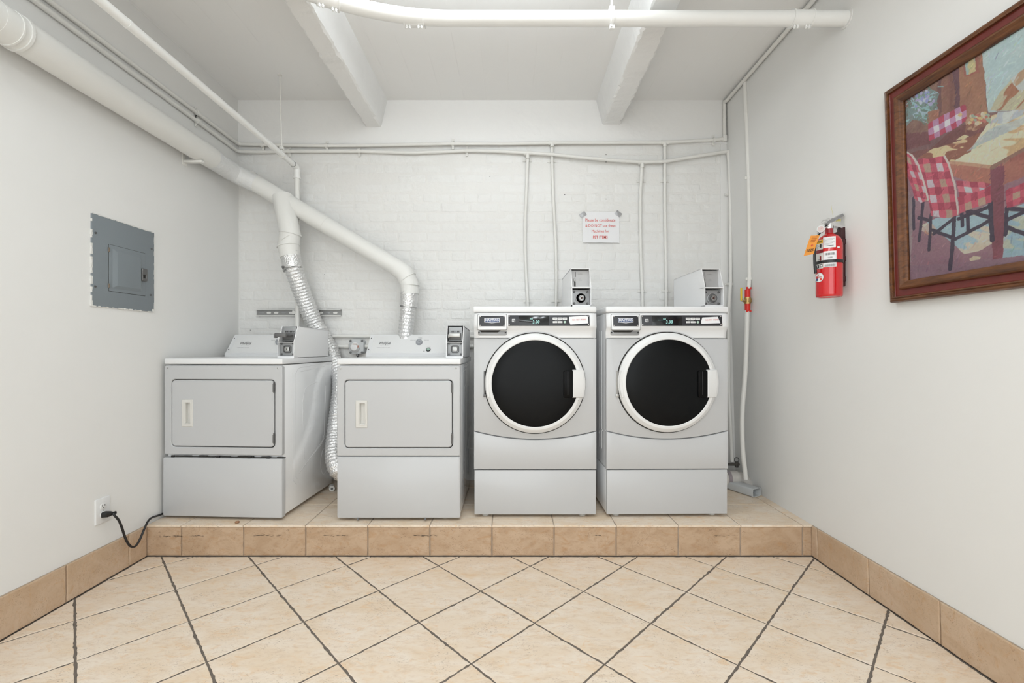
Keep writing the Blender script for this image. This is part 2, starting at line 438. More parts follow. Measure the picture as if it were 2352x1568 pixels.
# tiled baseboards on both sides
bm = bmesh.new(); box(bm, XL, XL+.005, YF, PY, 0, PZ)
bl = struct(finish('baseboard_left', bm, M_GROUT_L, None, 0))
edges = [PY-.001, 2.274]+[1.952-.332*k for k in range(10)]
for a, b in zip(edges, edges[1:]):
    if a < -1.0: break
    P2 = jag([(a-.002, .003), (b+.002, .003), (b+.002, PZ-.002), (a-.002, PZ-.002)], .0012)
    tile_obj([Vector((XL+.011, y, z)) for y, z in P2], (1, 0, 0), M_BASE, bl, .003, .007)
bm = bmesh.new(); loft(bm, [[(XR(0)-.004, PY, 0), (XR(0)-.004, YF, 0), (XR(PZ)-.004, YF, PZ), (XR(PZ)-.004, PY, PZ)],
                           [(1.66, PY, 0), (1.66, YF, 0), (1.66, YF, PZ), (1.66, PY, PZ)]])
br = struct(finish('baseboard_right', bm, M_GROUT_L, None, 0))
edges = [PY-.001, 2.341]+[2.007-.333*k for k in range(10)]
for a, b in zip(edges, edges[1:]):
    if a < -1.0: break
    P2 = jag([(a-.002, .003), (b+.002, .003), (b+.002, PZ-.002), (a-.002, PZ-.002)], .0012)
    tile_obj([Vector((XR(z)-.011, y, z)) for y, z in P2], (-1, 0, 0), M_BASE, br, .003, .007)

# brick back wall: mortar bed with one object per painted brick
bm = bmesh.new(); box(bm, XL-.05, 1.72, YB+.0006, YB+.12, 0, ZC)
wb = struct(finish('wall_back', bm, M_MORTAR, None, 0))
def brick_mesh(wd, ht, seed):
    rs = random.Random(seed); bm = bmesh.new(); nx = max(2, int(wd/.028)); nz = 3
    lp = []
    hw, hh = wd/2, ht/2
    pts = [(-hw+wd*i/nx, -hh) for i in range(nx)]+[(hw, -hh+ht*i/nz) for i in range(nz)]+[(hw-wd*i/nx, hh) for i in range(nx)]+[(-hw, hh-ht*i/nz) for i in range(nz)]
    jit = [(rs.gauss(0, .0016), rs.gauss(0, .0020)) for _ in pts]
    def ring(d, y): return [(x*(1-d/hw)+jx, y+rs.gauss(0, .0002), z*(1-d/hh)+jz) for (x, z), (jx, jz) in zip(pts, jit)]
    loft(bm, [ring(0, .006), ring(0, .0030), ring(.0028, .0010), ring(.008, 0)], False, True)
    bmesh.ops.recalc_face_normals(bm, faces=bm.faces); bm.faces.ensure_lookup_table()
    top = max(bm.faces, key=lambda f: len(f.verts))
    if top.normal.y > 0: bmesh.ops.reverse_faces(bm, faces=bm.faces)
    me = bpy.data.meshes.new('brick'); bm.to_mesh(me); bm.free(); me.materials.append(M_BRICK)
    me.shade_smooth(); me.set_sharp_from_angle(angle=R(60)); return me
CHH = .0702; z0 = CH+(798-712.2)*YB/F       # a bed joint
stretch = [brick_mesh(.200, .0615, k) for k in range(10)]; head = [brick_mesh(.094, .0615, 50+k) for k in range(6)]
ztop = CH+1.462
slots = []
for c in range(-16, 26):
    zc = z0+CHH*c+CHH/2
    if zc-CHH/2 < PZ-.02 or zc+CHH/2 > ztop+.02: continue
    hd = (c % 6 == 5); wd = .0985 if hd else .2085; x = XL+.002-((.104 if c % 2 else .0) if not hd else .05)
    while x < 1.62:
        a = max(x, XL+.001); b = x+wd
        if b-a > .03 and a < 1.50: slots.append((zc, a, b, hd, x))
        x += wd+rnd.uniform(-.002, .002)
def hidden(zc, xc):
    zz = zc
    if zz < PZ+.80 and (-1.95 < xc < -1.27 or -.97 < xc < -.27): return True
    if zz < PZ+1.10 and (-.20 < xc < 1.22): return True
    if zz < PZ+.3: return True
    return False
slots.sort(key=lambda s: (hidden(s[0], (s[1]+s[2])/2), abs(s[0]-1.75)))
cnt = 0; bmS = bmesh.new()
for zc, a, b, hd, x in slots:
    xc = (a+b)/2; full = abs((b-a)-(.0985 if hd else .2085)) < .004
    me = rnd.choice(head if hd else stretch)
    sx = 1 if full else (b-a-.008)/(.094 if hd else .2)
    dy = rnd.uniform(-.0012, .0012)
    if cnt < 296:
        o = bpy.data.objects.new('brick', me); C.objects.link(o); o.parent = wb
        o.location = (xc, YB+dy-.0005, zc); o.scale = (sx, 1, 1); o.rotation_euler = (rnd.uniform(-.004, .004), rnd.uniform(-.006, .006), 0)
        cnt += 1
    else:
        n0 = len(bmS.verts); bmS.from_mesh(me); bmS.verts.ensure_lookup_table()
        for v in bmS.verts[n0:]: v.co = Vector((xc+v.co.x*sx, YB+dy+v.co.y, zc+v.co.z))
me = bpy.data.meshes.new('brickwork'); bmS.to_mesh(me); bmS.free()
o = link('brickwork', me, M_BRICK, wb, 60); o['kind'] = 'stuff'
# small nail holes and chips in the wall
bm = bmesh.new()
for (px, py) in ((1392, 355), (1392, 372), (1392, 457), (1297, 447), (1391, 548), (1668, 470), (575, 758), (1047, 758), (745, 630), (1125, 405), (905, 457), (1600, 745), (690, 606)):
    p = W(px, py, YB-.003); r = rnd.uniform(.6, 1.4)*YB/F
    vs = [bm.verts.new((p.x+r*math.cos(a)*1.2, p.y, p.z+r*math.sin(a))) for a in [k*math.pi/3 for k in range(6)]]; bm.faces.new(vs)
o = finish('nail_hole', bm, M_GAP, wb, 0); o['kind'] = 'stuff'
# smooth concrete lintel above the bricks
bm = bmesh.new(); box(bm, XL, 1.66, YB-.010, YB+.05, CH+1.463, ZC+.01)
for v in bm.verts:
    pass
struct(finish('trim_1', bm, M_BEAM, None, 0))
# plaster strip in the right corner
bm = bmesh.new(); box(bm, 1.515, 1.66, YB-.006, YB+.02, PZ, CH+1.463, .002); struct(finish('trim_2', bm, M_WALL, None))

# ceiling beams with chipped edges
def beam(name, xl, xr, xtl, xtr, hb, label):
    bm = bmesh.new(); zb = CH+hb; L = []; y = YB-.005; k = 0
    while y > YF:
        L.append(y); y -= .022 if y > 1.2 else .25
    L.append(YF)
    rs = random.Random(len(name)+int(hb*1000)); loops = []
    for y in L:
        j = [rs.gauss(0, .0022) for _ in range(4)]
        ch = .004+abs(rs.gauss(0, .0035))+(.007 if rs.random() < .08 else 0)
        loops.append([(xtl, y, ZC+.01), (xl+(xtl-xl)*.1+j[0], y, zb+ch), (xl+ch+j[0], y, zb+j[1]*.3), (xr-ch+j[2], y, zb+j[3]*.3), (xr+(xtr-xr)*.1+j[2], y, zb+ch), (xtr, y, ZC+.01)])
    loft(bm, loops); return struct(finish(name, bm, M_BEAM, None, 28))
beam('beam_left', -1.032, -.924, -1.062, -.878, 1.582, '')
beam('beam_right', .667, .790, .617, .820, 1.598, '')

# fluorescent fixture between the beams (just above the picture)
fx = thing('fluorescent_light', 'white fluorescent strip light on the ceiling between the beams, above the pipe', 'light', (-.10, 1.86, ZC))
bm = bmesh.new(); box(bm, -.62, .62, -.065, .065, -.055, 0, .006); finish('housing', bm, M_WHITE2, fx)
for s_ in (-1, 1):
    bm = bmesh.new(); box(bm, s_*.61-.012, s_*.61+.012, -.14, .14, -.104, -.05, .003); finish('end_cap', bm, M_WHITE2, fx)
bm = bmesh.new(); box(bm, -.60, .60, -.135, .135, -.100, -.078, .006, 2); finish('lit_diffuser', bm, M_TUBE, fx)

# ------------------------------------------------------------------ dryers
def lx(px, ref, s): return (px-ref)/s
def recess_plate(name, m, parent, x0, x1, y, z0, z1, hw, depth=.0):
    bm = bmesh.new(); slab(bm, (x0+x1)/2, (z0+z1)/2, x1-x0, z1-z0, .003, y, y+.004, .001); return finish(name, bm, m, parent)
def screw(name, parent, x, y, z, r=.004, m=None, M=None):
    bm = bmesh.new(); lathe(bm, [(r, 0), (r, -.0012), (r*.7, -.0024), (r*.25, -.0028)], (x, y, z), 'y', 12)
    if M is not None: bmesh.ops.transform(bm, matrix=M, verts=bm.verts)
    return finish(name, bm, m or M_STEEL, parent)

def coin_slide_box(parent, xr, zt, y0, y1, wd, ht, extended):
    """box at the right end of a dryer top: xr right edge, zt the lid top, y0 front, y1 back"""
    x0, x1 = xr-wd, xr; zm = zt+.092; zf = zt+ht
    t = .0035
    bm = bmesh.new()
    # hollow sheet metal housing: side profile polygon (y,z) both sides, top and back
    prof = [(y0, zt+.002), (y0, zm), (y0+.045, zf), (y1, zf-.012), (y1, zt+.002)]
    for xa, xb in ((x0, x0+t), (x1-t, x1)):
        loft(bm, [[(xa, y, z) for y, z in prof], [(xb, y, z) for y, z in prof]])
    box(bm, x0, x1, y0+.045, y0+.06, zf-.004, zf)
    loft(bm, [[(x0, y0+.045, zf-.004), (x0, y1, zf-.016), (x0, y1, zf-.012), (x0, y0+.045, zf)],
              [(x1, y0+.045, zf-.004), (x1, y1, zf-.016), (x1, y1, zf-.012), (x1, y0+.045, zf)]])
    box(bm, x0, x1, y1-t, y1, zt+.002, zf-.012)
    box(bm, x0, x1, y0-.001, y0+.035, zm-.004, zm)          # shelf between the two bays
    box(bm, x0, x1, y0-.001, y0+.04, zt, zt+.010)
    ho = finish('coin_box', bm, M_BOX_LIT, parent)
    bm = bmesh.new(); slab(bm, (x0+x1)/2, zt+.051, wd-2*t-.004, .078, .002, y0+.018, y0+.024, .001)
    finish('lock_plate', bm, M_GREY, ho)
    for sx in (-1, 1):
        for sz in (-1, 1):
            bm = bmesh.new(); lathe(bm, [(.0058, 0), (.0058, -.003), (.004, -.0035), (.0032, -.001)], ((x0+x1)/2+sx*.034, y0+.018, zt+.051+sz*.030), 'y', 14)
            finish('bolt', bm, M_DGREY, ho)
    bm = bmesh.new(); frame(bm, ((x0+x1)/2+.001, zt+.050, .046, .044, .011), ((x0+x1)/2+.001, zt+.050, .036, .034, .008), y0+.010, y0+.018, .002)
    finish('lock_surround', bm, M_DGREY, ho)
    bm = bmesh.new(); slab(bm, (x0+x1)/2+.001, zt+.050, .028, .026, .006, y0+.006, y0+.018, .002); finish('lock', bm, M_STEEL, ho)
    bm = bmesh.new(); slab(bm, (x0+x1)/2+.001, zt+.050, .003, .010, .0012, y0+.0052, y0+.008, .0004); finish('keyhole', bm, M_GAP, ho)
    # slide plate
    bm = bmesh.new(); slab(bm, (x0+x1)/2, (zm+zf)/2, wd-.018, zf-zm-.012, .005, y0+.040, y0+.05, .002); finish('slide_plate', bm, M_GREY, ho)
    for k in range(8):
        bx('coin_slot', M_GAP, ho, (x0+x1)/2-.026+k*.0072, (x0+x1)/2-.0225+k*.0072, y0+.0385, y0+.041, zm+.056, zm+.066)
    e = .055 if extended else 0
    xs = (x0+x1)/2-(.0 if not extended else .012)
    bm = bmesh.new(); box(bm, (x0+x1)/2-.028, (x0+x1)/2+.028, y0+.008-e, y0+.042, zm+.036, zm+.044, .002)
    box(bm, (x0+x1)/2-.034, (x0+x1)/2+.034, y0+.030, y0+.042, zm+.012, zm+.052, .003)
    finish('coin_slide', bm, M_DGREY, ho)
    bm = bmesh.new(); box(bm, (x0+x1)/2-.034, (x0+x1)/2+.032, y0-.004-e, y0+.012-e, zm+.026, zm+.050, .004, 2)
    box(bm, (x0+x1)/2-.036, (x0+x1)/2-.030, y0-.006-e, y0+.025-e, zm+.022, zm+.044, .002, 2)
    finish('slide_handle', bm, M_STEEL if not extended else M_DGREY, ho)
    return ho

def dryer(label, loc, rz, gap, extended, scratch):
    t = thing('clothes_dryer', label, 'dryer', loc, rz, 'white front-loading dryers on the tiled platform')
    wd = .677; hw = wd/2; dp = .61 if extended else .64
    # cabinet with embossed right side
    bm = bmesh.new(); box(bm, -hw+.002, hw-.002, .022, dp, .022, .856, .004); finish('cabinet', bm, M_SIDE_LIT, t)
    bm = bmesh.new()
    def ridge(pts, r=.0022): tube(bm, [(hw-.002-.0062, y, z) for y, z in pts], .0070, 14)
    ridge([(.14, .80), (.14, .20), (.16, .18)]); ridge([(.11, .81), (.11, .19), (.15, .15)])
    ridge([(.20, .81), (.50, .83)]); ridge([(.14, .80), (.17, .83), (.20, .835), (.50, .85)], .0018)
    ridge([(.46, .32), (.27, .25), (.24, .28), (.22, .62), (.25, .70), (.28, .715), (.40, .735)])
    ridge([(.18, .21), (.57, .38)]); ridge([(.46, .32), (.50, .38), (.52, .70)], .0016)
    ridge([(.50+.05*math.cos(a*math.pi/10), .20+.085*math.sin(a*math.pi/10)) for a in range(21)], .0016)
    finish('embossed_line', bm, M_SIDE_LIT, t, 60)
    # top lid
    bm = bmesh.new(); box(bm, -hw+.001, hw+.003, -.004, dp+.004, .860, .893, .006, 3); finish('top_lid', bm, M_WHITE_LIT, t)
    # lower front panel
    ht = .339 if gap else .351
    bm = bmesh.new(); slab(bm, 0, (.010+ht)/2+.003, wd+(.008 if gap else 0), ht-.012, .008, -.008 if gap else -.002, .026, .007); finish('lower_panel', bm, M_WHITE_SHADE, t)
    if gap:
        bm = bmesh.new(); rs = random.Random(3)
        for k in range(14):
            x = -.28+k*.045; box(bm, x, x+.046, .006, .014, .341+rs.uniform(0, .002), .347+rs.uniform(-.003, .004))
        finish('dark_gap_strip', bm, M_GAP, t)  # ragged dark strip filling the gap above the lower panel
        for x in (-.30, -.04, .14, .25): bx('clip', M_BLACK, t, x, x+.02, -.002, .006, .3415, .351, .001)
    # door frame panel and door
    dcx, dcz, dw, dh = 0, (.7753+.3993)/2, .596, .376
    bm = bmesh.new(); frame(bm, (0, (.3565+.852)/2, wd, .852-.3565, .010), (dcx, dcz, dw, dh, .022), -.002, .024, .004); finish('front_panel', bm, M_WHITE_SHADE, t)
    bx('dark_door_gap', M_GAP, t, -dw/2-.008, dw/2+.008, .016, .0215, dcz-dh/2-.008, dcz+dh/2+.008)  # dark sheet filling the gap around the door
    hx0, hx1, hz0, hz1 = -hw+.1035, -hw+.168, .512, .663
    bm = bmesh.new(); frame(bm, (dcx, dcz, dw-.009, dh-.010, .019), ((hx0+hx1)/2, (hz0+hz1)/2, hx1-hx0-.006, hz1-hz0-.006, .002), -.0035, .014, .004)
    door = finish('door', bm, M_WHITE_SHADE, t)
    bm = bmesh.new(); frame(bm, ((hx0+hx1)/2, (hz0+hz1)/2, hx1-hx0, hz1-hz0, .003), ((hx0+hx1)/2+.005, (hz0+hz1)/2+.001, .027, .114, .002), -.0065, .012, .0025)
    # recess cup
    cx, cz = (hx0+hx1)/2+.005, (hz0+hz1)/2+.001
    L = [[(x, .000, z) for x, z in rr(cx, cz, .028, .115, .002, 2)], [(x, .0115, z) for x, z in rr(cx-.001, cz, .022, .108, .002, 2)]]
    loft(bm, L, False, True); finish('door_handle', bm, M_CREAM, door)
    bm = bmesh.new(); frame(bm, (cx, cz, .037, .124, .003), (cx, cz, .029, .116, .002), -.0085, -.005, .001); finish('handle_rim', bm, M_CREAM, door)
    for z in (.735, .455):
        bm = bmesh.new(); cyl(bm, (dw/2-.003, -.005, z-.030), (dw/2-.003, -.005, z+.026), .0042, 10); box(bm, dw/2-.010, dw/2-.003, -.006, -.002, z-.028, z+.018)
        finish('hinge', bm, M_DGREY, door)
    for x in (-hw+.020, hw-.022): screw('screw', t, x, -.002, .838, .0052)
    # feet
    for x in (-.25, .25): 
        for y in (.05, dp-.06):
            bm = bmesh.new(); cyl(bm, (x, y, 0), (x, y, .024), .016, 12); finish('foot', bm, M_CREAM if y < .1 else M_BLACK, t)
    if not gap:
        for x in (-.222, .148):
            bm = bmesh.new(); lathe(bm, [(.0065, -.006), (.0055, 0), (.003, .004)], (x, -.006, .0135), 'z', 10); finish('panel_clip', bm, M_DGREY, t)
    # control console leaning back
    zt = .893; y0, y1 = .480, .600; x0 = -hw+.004; x1 = hw-.125
    bm = bmesh.new()
    sec = lambda x: [(x, y0, zt), (x, y0-.002, zt+.018), (x, y0+.004, zt+.020), (x, y1-.022, zt+.143), (x, y1-.012, zt+.148), (x, dp-.01, zt+.148), (x, dp-.01, zt)]
    loft(bm, [sec(x0), sec(x1)]); con = finish('control_console', bm, M_WHITE_LIT, t)
    # local frame of the sloped face
    a = Vector((0, y0+.004, zt+.020)); b = Vector((0, y1-.022, zt+.143)); up = (b-a).normalized(); nrm = Vector((0, up.z, -up.y))*-1
    Mx = Matrix(((1, 0, 0, 0), (0, -nrm.y, up.y, a.y), (0, -nrm.z, up.z, a.z), (0, 0, 0, 1)))
    # (x, -out, v): y axis of prints = into face, z = up along face
    ln = (b-a).length
    bm = bmesh.new(); slab(bm, (x0+x1)/2+.012, ln/2, x1-x0-.03, ln-.012, .006, -.0008, .001, .0004); bmesh.ops.transform(bm, matrix=Mx, verts=bm.verts)
    finish('console_face', bm, M_WHITE2, con)
    for v, xx in ((ln*.83, .010), (ln*.22, .010)): screw('screw', con, x0+xx, -.0005, v, .0038, M_DGREY, Mx)
    def ptext(name, body, m, cx, cz, w_, h_, bold=0):
        me = text(name, body, m, con, cx, -.0013, cz, w_, h_, bold, place=False); me.transform(Mx); me.materials.append(m)
        return link(name, me, None, con, 0)
    s = F/2.98
    X = lambda px: (px-843)/s+x0
    V = lambda py: (818-py)/50.0*ln*1.04-.018
    ptext('brand_lettering', 'Whirlpool', M_INK, X(880), V(787), 26/s, .030, .012)
    # swoosh of the logo
    bm = bmesh.new(); pts = [(X(880)+.036*math.cos(q)*1.0, -.0011, V(787)+.020*math.sin(q)) for q in [R(-140+k*14) for k in range(18)]]
    tube(bm, pts, .00035, 5); bmesh.ops.transform(bm, matrix=Mx, verts=bm.verts); finish('logo_ring', bm, M_KNOB, con)
    ptext('small_print', 'COMMERCIAL HEAVY DUTY DRYER', M_INKG, X(879), V(797.2), 30/s, .0042)
    ptext('dial_lettering', 'NORMAL', M_INKG, X(960), V(771.8), 9/s, .0055, .02)
    ptext('dial_lettering', 'HEAVY DUTY', M_INKG, X(944.5), V(777.6), 13/s, .0045, .02)
    ptext('dial_lettering', 'DELICATE', M_INKG, X(975), V(777.6), 11/s, .0045, .02)
    ptext('dial_lettering', '·', M_INK, X(960), V(774.6), .003, .003); 
    bm = bmesh.new(); lathe(bm, [(.0225, 0), (.0225, -.004), (.020, -.016), (.017, -.018)], (X(959.3), 0, V(784)), 'y', 28)
    bmesh.ops.transform(bm, matrix=Mx, verts=bm.verts); kn = finish('program_knob', bm, M_KNOB, con)
    bm = bmesh.new(); box(bm, -.017, .017, -.0235, -.016, -.0035, .0035, .0015, 2)
    bmesh.ops.transform(bm, matrix=Mx @ Matrix.Translation((X(959.3), 0, V(784))) @ Matrix.Rotation(R(35), 4, 'Y'), verts=bm.verts); finish('knob_grip', bm, M_KNOB, kn)
    xs = X(982.5)
    bm = bmesh.new(); lathe(bm, [(.0150, 0), (.0150, -.004), (.0125, -.007), (.0108, -.007), (.0108, -.004)], (xs, 0, V(803)), 'y', 24)
    bmesh.ops.transform(bm, matrix=Mx, verts=bm.verts); sb = finish('start_button_ring', bm, M_BLACK, con)
    bm = bmesh.new(); lathe(bm, [(.0105, -.003), (.0105, -.0075), (.008, -.009)], (xs, 0, V(803)), 'y', 20)
    bmesh.ops.transform(bm, matrix=Mx, verts=bm.verts); finish('start_button', bm, M_GREEN, sb)
    ptext('button_lettering', 'START', M_INKG, xs, V(796.6), 8.5/s, .0045, .02)
    bm = bmesh.new(); lathe(bm, [(.0036, 0), (.0036, -.002), (.002, -.003)], (X(973.3), 0, V(806.6)), 'y', 12)
    bmesh.ops.transform(bm, matrix=Mx, verts=bm.verts); finish('indicator_lamp', bm, M_DRED if extended else M_BLACK, con)
    coin_slide_box(t, hw+.004, zt, .115, .545, .098, .186, extended)
    return t
DY = 2.457
dryer('white front-loading dryer in the left corner, extended coin slide, gap above its lower panel', (-1.592, DY+.014, PZ), R(-3.1), True, True, True)
dryer('white front-loading dryer in the middle, second from left, beside the silver hose', ((915.5-CX)*2.449/F, 2.449, PZ), 0, False, False, False)

# ------------------------------------------------------------------ washers
def washer_coin_box(parent, x0, x1, zt):
    y0, y1 = .055, .52; zm = zt+.118; zf = zt+.232; t = .003
    bm = bmesh.new(); prof = [(y0, zt), (y0, zm), (y0+.045, zf), (y1, zf), (y1, zt)]
    for xa, xb in ((x0, x0+t), (x1-t, x1)): loft(bm, [[(xa, y, z) for y, z in prof], [(xb, y, z) for y, z in prof]])
    box(bm, x0, x1, y0+.045, y1, zf-.003, zf); box(bm, x0, x1, y1-.003, y1, zt, zf)
    box(bm, x0, x1, y0-.001, y0+.06, zm-.004, zm); box(bm, x0, x1, y0, y0+.05, zt, zt+.014)
    ho = finish('coin_box', bm, M_BOX_LIT, parent)
    # upper bay: coin slot plate, leaning
    Mx = Matrix.Translation((0, y0+.052, zm+.002)) @ Matrix.Rotation(R(-8), 4, 'X')
    cx = (x0+x1)/2; hh = zf-zm-.010
    bm = bmesh.new(); box(bm, x0+t, x1-t, 0, .004, 0, hh)
    bmesh.ops.transform(bm, matrix=Mx, verts=bm.verts); up = finish('coin_slot_plate', bm, mat('satin_grey_plate', (.40, .395, .39), .4, metal=.2), ho)
    def piece(name, m, xa, xb, za, zb, d=.002):
        bm = bmesh.new(); box(bm, xa, xb, -d, .001, za, zb, d*.3, 1); bmesh.ops.transform(bm, matrix=Mx, verts=bm.verts); return finish(name, bm, m, up)
    piece('coin_slot', M_GAP, cx-.026, cx-.0235, hh*.62, hh*.92, .001)
    piece('return_lever', M_STEEL, cx-.036, cx-.027, hh*.34, hh*.52, .008)
    piece('coin_return', M_GAP, cx-.034, cx-.026, hh*.06, hh*.33, .003)
    for body, z, h_, w_ in (('QUARTERS', hh*.79, .006, .026), ('COIN', hh*.50, .0045, .012), ('RETURN', hh*.41, .0045, .018)):
        me = text('slot_lettering', body, M_INKG, up, cx+.002, -.0006, z, w_, h_, .01, place=False); me.transform(Mx); me.materials.append(M_INKG); link('slot_lettering', me, None, up, 0)
    # lower bay: lock plate
    zc = zt+.060
    bm = bmesh.new(); slab(bm, cx, zc, x1-x0-.008, .086, .002, y0+.028, y0+.033, .001); finish('lock_plate', bm, M_GREY, ho)
    for sx in (-1, 1):
        for sz in (-1, 1):
            bm = bmesh.new(); lathe(bm, [(.0066, 0), (.0066, -.003), (.0050, -.004), (.0034, -.0015)], (cx+sx*.038, y0+.028, zc-.001+sz*.033), 'y', 14); finish('bolt', bm, M_DGREY, ho)
    bm = bmesh.new(); lathe(bm, [(.031, .006), (.031, -.003), (.0275, -.004), (.0265, .004)], (cx, y0+.024, zc-.004), 'y', 32); finish('lock_well', bm, M_GREY, ho)
    bm = bmesh.new(); lathe(bm, [(.0175, .006), (.0175, -.008), (.0145, -.013), (.0125, -.013), (.010, -.009)], (cx+.002, y0+.020, zc-.004), 'y', 28); finish('lock', bm, M_STEEL, ho)
    bm = bmesh.new(); lathe(bm, [(.0065, 0), (.0060, -.003), (.004, -.0035)], (cx+.002, y0+.0115, zc-.004), 'y', 16); finish('keyhole', bm, mat('dark_copper', (.06, .03, .025), .4, metal=.5), ho)
    return ho

def washer(label, loc, rz, hinge_open, note_torn):
    t = thing('washing_machine', label, 'washer', loc, rz, 'white front-loading washers on the tiled platform')
    s = 409.9; hw = .343; dp = .62
    Z = lambda py: .9525-(py-798)/s
    Xp = lambda px: (px-1228.5)/s
    bm = bmesh.new(); box(bm, -.341, .341, .02, dp, .020, .266, .003); finish('pedestal', bm, M_SIDE_LIT, t)
    bm = bmesh.new(); slab(bm, 0, (.0165+.2655)/2, .681, .249, .003, .0, .022, .003); finish('pedestal_front', bm, M_WHITE_SHADE, t)
    bm = bmesh.new(); box(bm, -hw, hw, .026, dp, .271, 1.147, .006, 3); finish('cabinet', bm, M_SIDE_LIT, t)
    bm = bmesh.new()
    for y in (.12, .17): tube(bm, [(-hw+.001, y, 1.05), (-hw+.001, y, .36)], .004, 8)
    tube(bm, [(-hw+.001, .10, .47), (-hw+.001, .16, .47), (-hw+.001, .19, .44)], .004, 8)
    finish('embossed_line', bm, M_SIDE_LIT, t, 60)
    for x in (-.28, .27):
        for y in (.045, dp-.08):
            bm = bmesh.new(); lathe(bm, [(.019, 0), (.020, .004), (.017, .008), (.008, .010), (.008, .022)], (x, y, 0), 'z', 18); finish('foot', bm, M_CREAM, t)
    # front lower panel with the curved top seam; upper panel above it
    def seam(x): return Z(1009)+(Z(990)-Z(1009))*(abs(x)/hw)**2
    N = 28; xs = [-hw+2*hw*k/N for k in range(N+1)]
    def panel(name, low, high, y):
        bm = bmesh.new(); b = .004
        def loop(d, yy): return [(x*(1-d/hw), yy, low(x)+d) for x in xs]+[(x*(1-d/hw), yy, high(x)-d) for x in reversed(xs)]
        loft(bm, [loop(0, .03), loop(0, y+b), loop(b*.3, y+b*.3), loop(b, y)]); return finish(name, bm, M_WHITE_SHADE, t, 40)
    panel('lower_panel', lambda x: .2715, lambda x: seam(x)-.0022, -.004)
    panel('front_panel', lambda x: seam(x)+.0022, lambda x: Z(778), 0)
    # control panel with an overhanging lip
    bm = bmesh.new(); prof = [(.03, Z(776.2)), (.003, Z(776.2)), (.000, Z(775)), (.002, Z(764)), (-.012, Z(755)), (-.020, Z(751.5)), (-.022, Z(748)), (-.014, Z(722)), (-.008, Z(719.2)), (.03, Z(719.2))]
    L = []
    for k in range(0, 41):
        u = -1+k/20; x = hw*u; e = max(0, (abs(u)-.93)/.07); pull = .018*e*e
        L.append([(x, min(.03, y+pull), z) for y, z in prof])
    loft(bm, L); cp = finish('control_panel', bm, M_WHITE_LIT, t, 40)
    bm = bmesh.new(); box(bm, -hw-.006, hw, -.012, dp+.01, Z(718.4), Z(703.5), .011, 4); finish('top_lid', bm, M_WHITE_LIT, t)
    # tilt helper for the face between y=748 and 722
    def fy(z):
        za, zb = Z(748), Z(722); u = (z-za)/(zb-za); return -.022+.008*u
    tilt = math.atan2(.008, Z(722)-Z(748))
    Mx = Matrix.Translation((0, fy(Z(736))-.0006, Z(736))) @ Matrix.Rotation(-tilt, 4, 'X')
    def on(name, m, x0, x1, y0, y1, r, out, parent, bev=.0006):
        bm = bmesh.new(); slab(bm, (Xp(x0)+Xp(x1))/2, (Z(y0)+Z(y1))/2-Z(736), Xp(x1)-Xp(x0), Z(y0)-Z(y1), r, -out, .006, bev)
        bmesh.ops.transform(bm, matrix=Mx, verts=bm.verts); return finish(name, bm, m, parent)
    def ont(name, body, m, x0, x1, y0, y1, out, parent, bold=0, rot=0, shear=0):
        me = text(name, body, m, parent, 0, 0, 0, Xp(x1)-Xp(x0), Z(y0)-Z(y1), bold, place=False)
        if shear: me.transform(Matrix.Shear('XZ', 4, (0, 0)) if 0 else Matrix(((1, 0, shear, 0), (0, 1, 0, 0), (0, 0, 1, 0), (0, 0, 0, 1))))
        me.transform(Mx @ Matrix.Translation(((Xp(x0)+Xp(x1))/2, -out, (Z(y0)+Z(y1))/2-Z(736))) @ Matrix.Rotation(rot, 4, 'Y'))
        me.materials.append(m); return link(name, me, None, parent, 0)
    def bolts(parent, x0, x1, y0, y1):
        for x in (x0, x1):
            for y in (y0, y1):
                bm = bmesh.new(); lathe(bm, [(.0036, 0), (.0036, -.001), (.0022, -.0022)], (Xp(x), -.002, Z(y)-Z(736)), 'y', 12)
                bmesh.ops.transform(bm, matrix=Mx, verts=bm.verts); finish('screw', bm, M_CHROME, parent)
    # detergent drawer front with the brand badge, pull pocket below
    dr = on('detergent_drawer', M_WHITE_LIT, 1097.3, 1163, 722.5, 758, .007, .004, t, .003)
    bm = bmesh.new(); frame(bm, ((Xp(1097.3)+Xp(1163))/2, (Z(722.5)+Z(758))/2-Z(736), Xp(1164)-Xp(1096.3), Z(721.5)-Z(759), .008), ((Xp(1097.3)+Xp(1163))/2, (Z(722.5)+Z(758))/2-Z(736), Xp(1162.8)-Xp(1097.5), Z(722.7)-Z(757.8), .007), -.0004, .004, .0002)
    bmesh.ops.transform(bm, matrix=Mx, verts=bm.verts); finish('drawer_gap', bm, M_INKG, dr)
    bp = on('badge_plate', M_PANEL, 1101, 1159, 725.7, 750, .002, .0055, t)
    bolts_p = bp
    for x in (1102.8, 1157):
        for y in (727.3, 748):
            bm = bmesh.new(); lathe(bm, [(.0036, 0), (.0036, -.001), (.0022, -.0022)], (Xp(x), -.0055, Z(y)-Z(736)), 'y', 12)
            bmesh.ops.transform(bm, matrix=Mx, verts=bm.verts); finish('screw', bm, M_CHROME, bp)
    # badge: white shield, navy inside, lettering
    def shield(name, m, x0, x1, y0, y1, dip, out, parent):
        bm = bmesh.new(); pts = [(x0, y0), (x1, y0), (x1, y1), ((x0*.25+x1*.75), y1+dip*.3), ((x0+x1)/2, y1+dip), (x0*.75+x1*.25, y1+dip*.3), (x0, y1)]
        vs = [bm.verts.new(Mx @ Vector((Xp(a), -out, Z(b)-Z(736)))) for a, b in pts]; bm.faces.new(vs); return finish(name, bm, m, parent, 0)
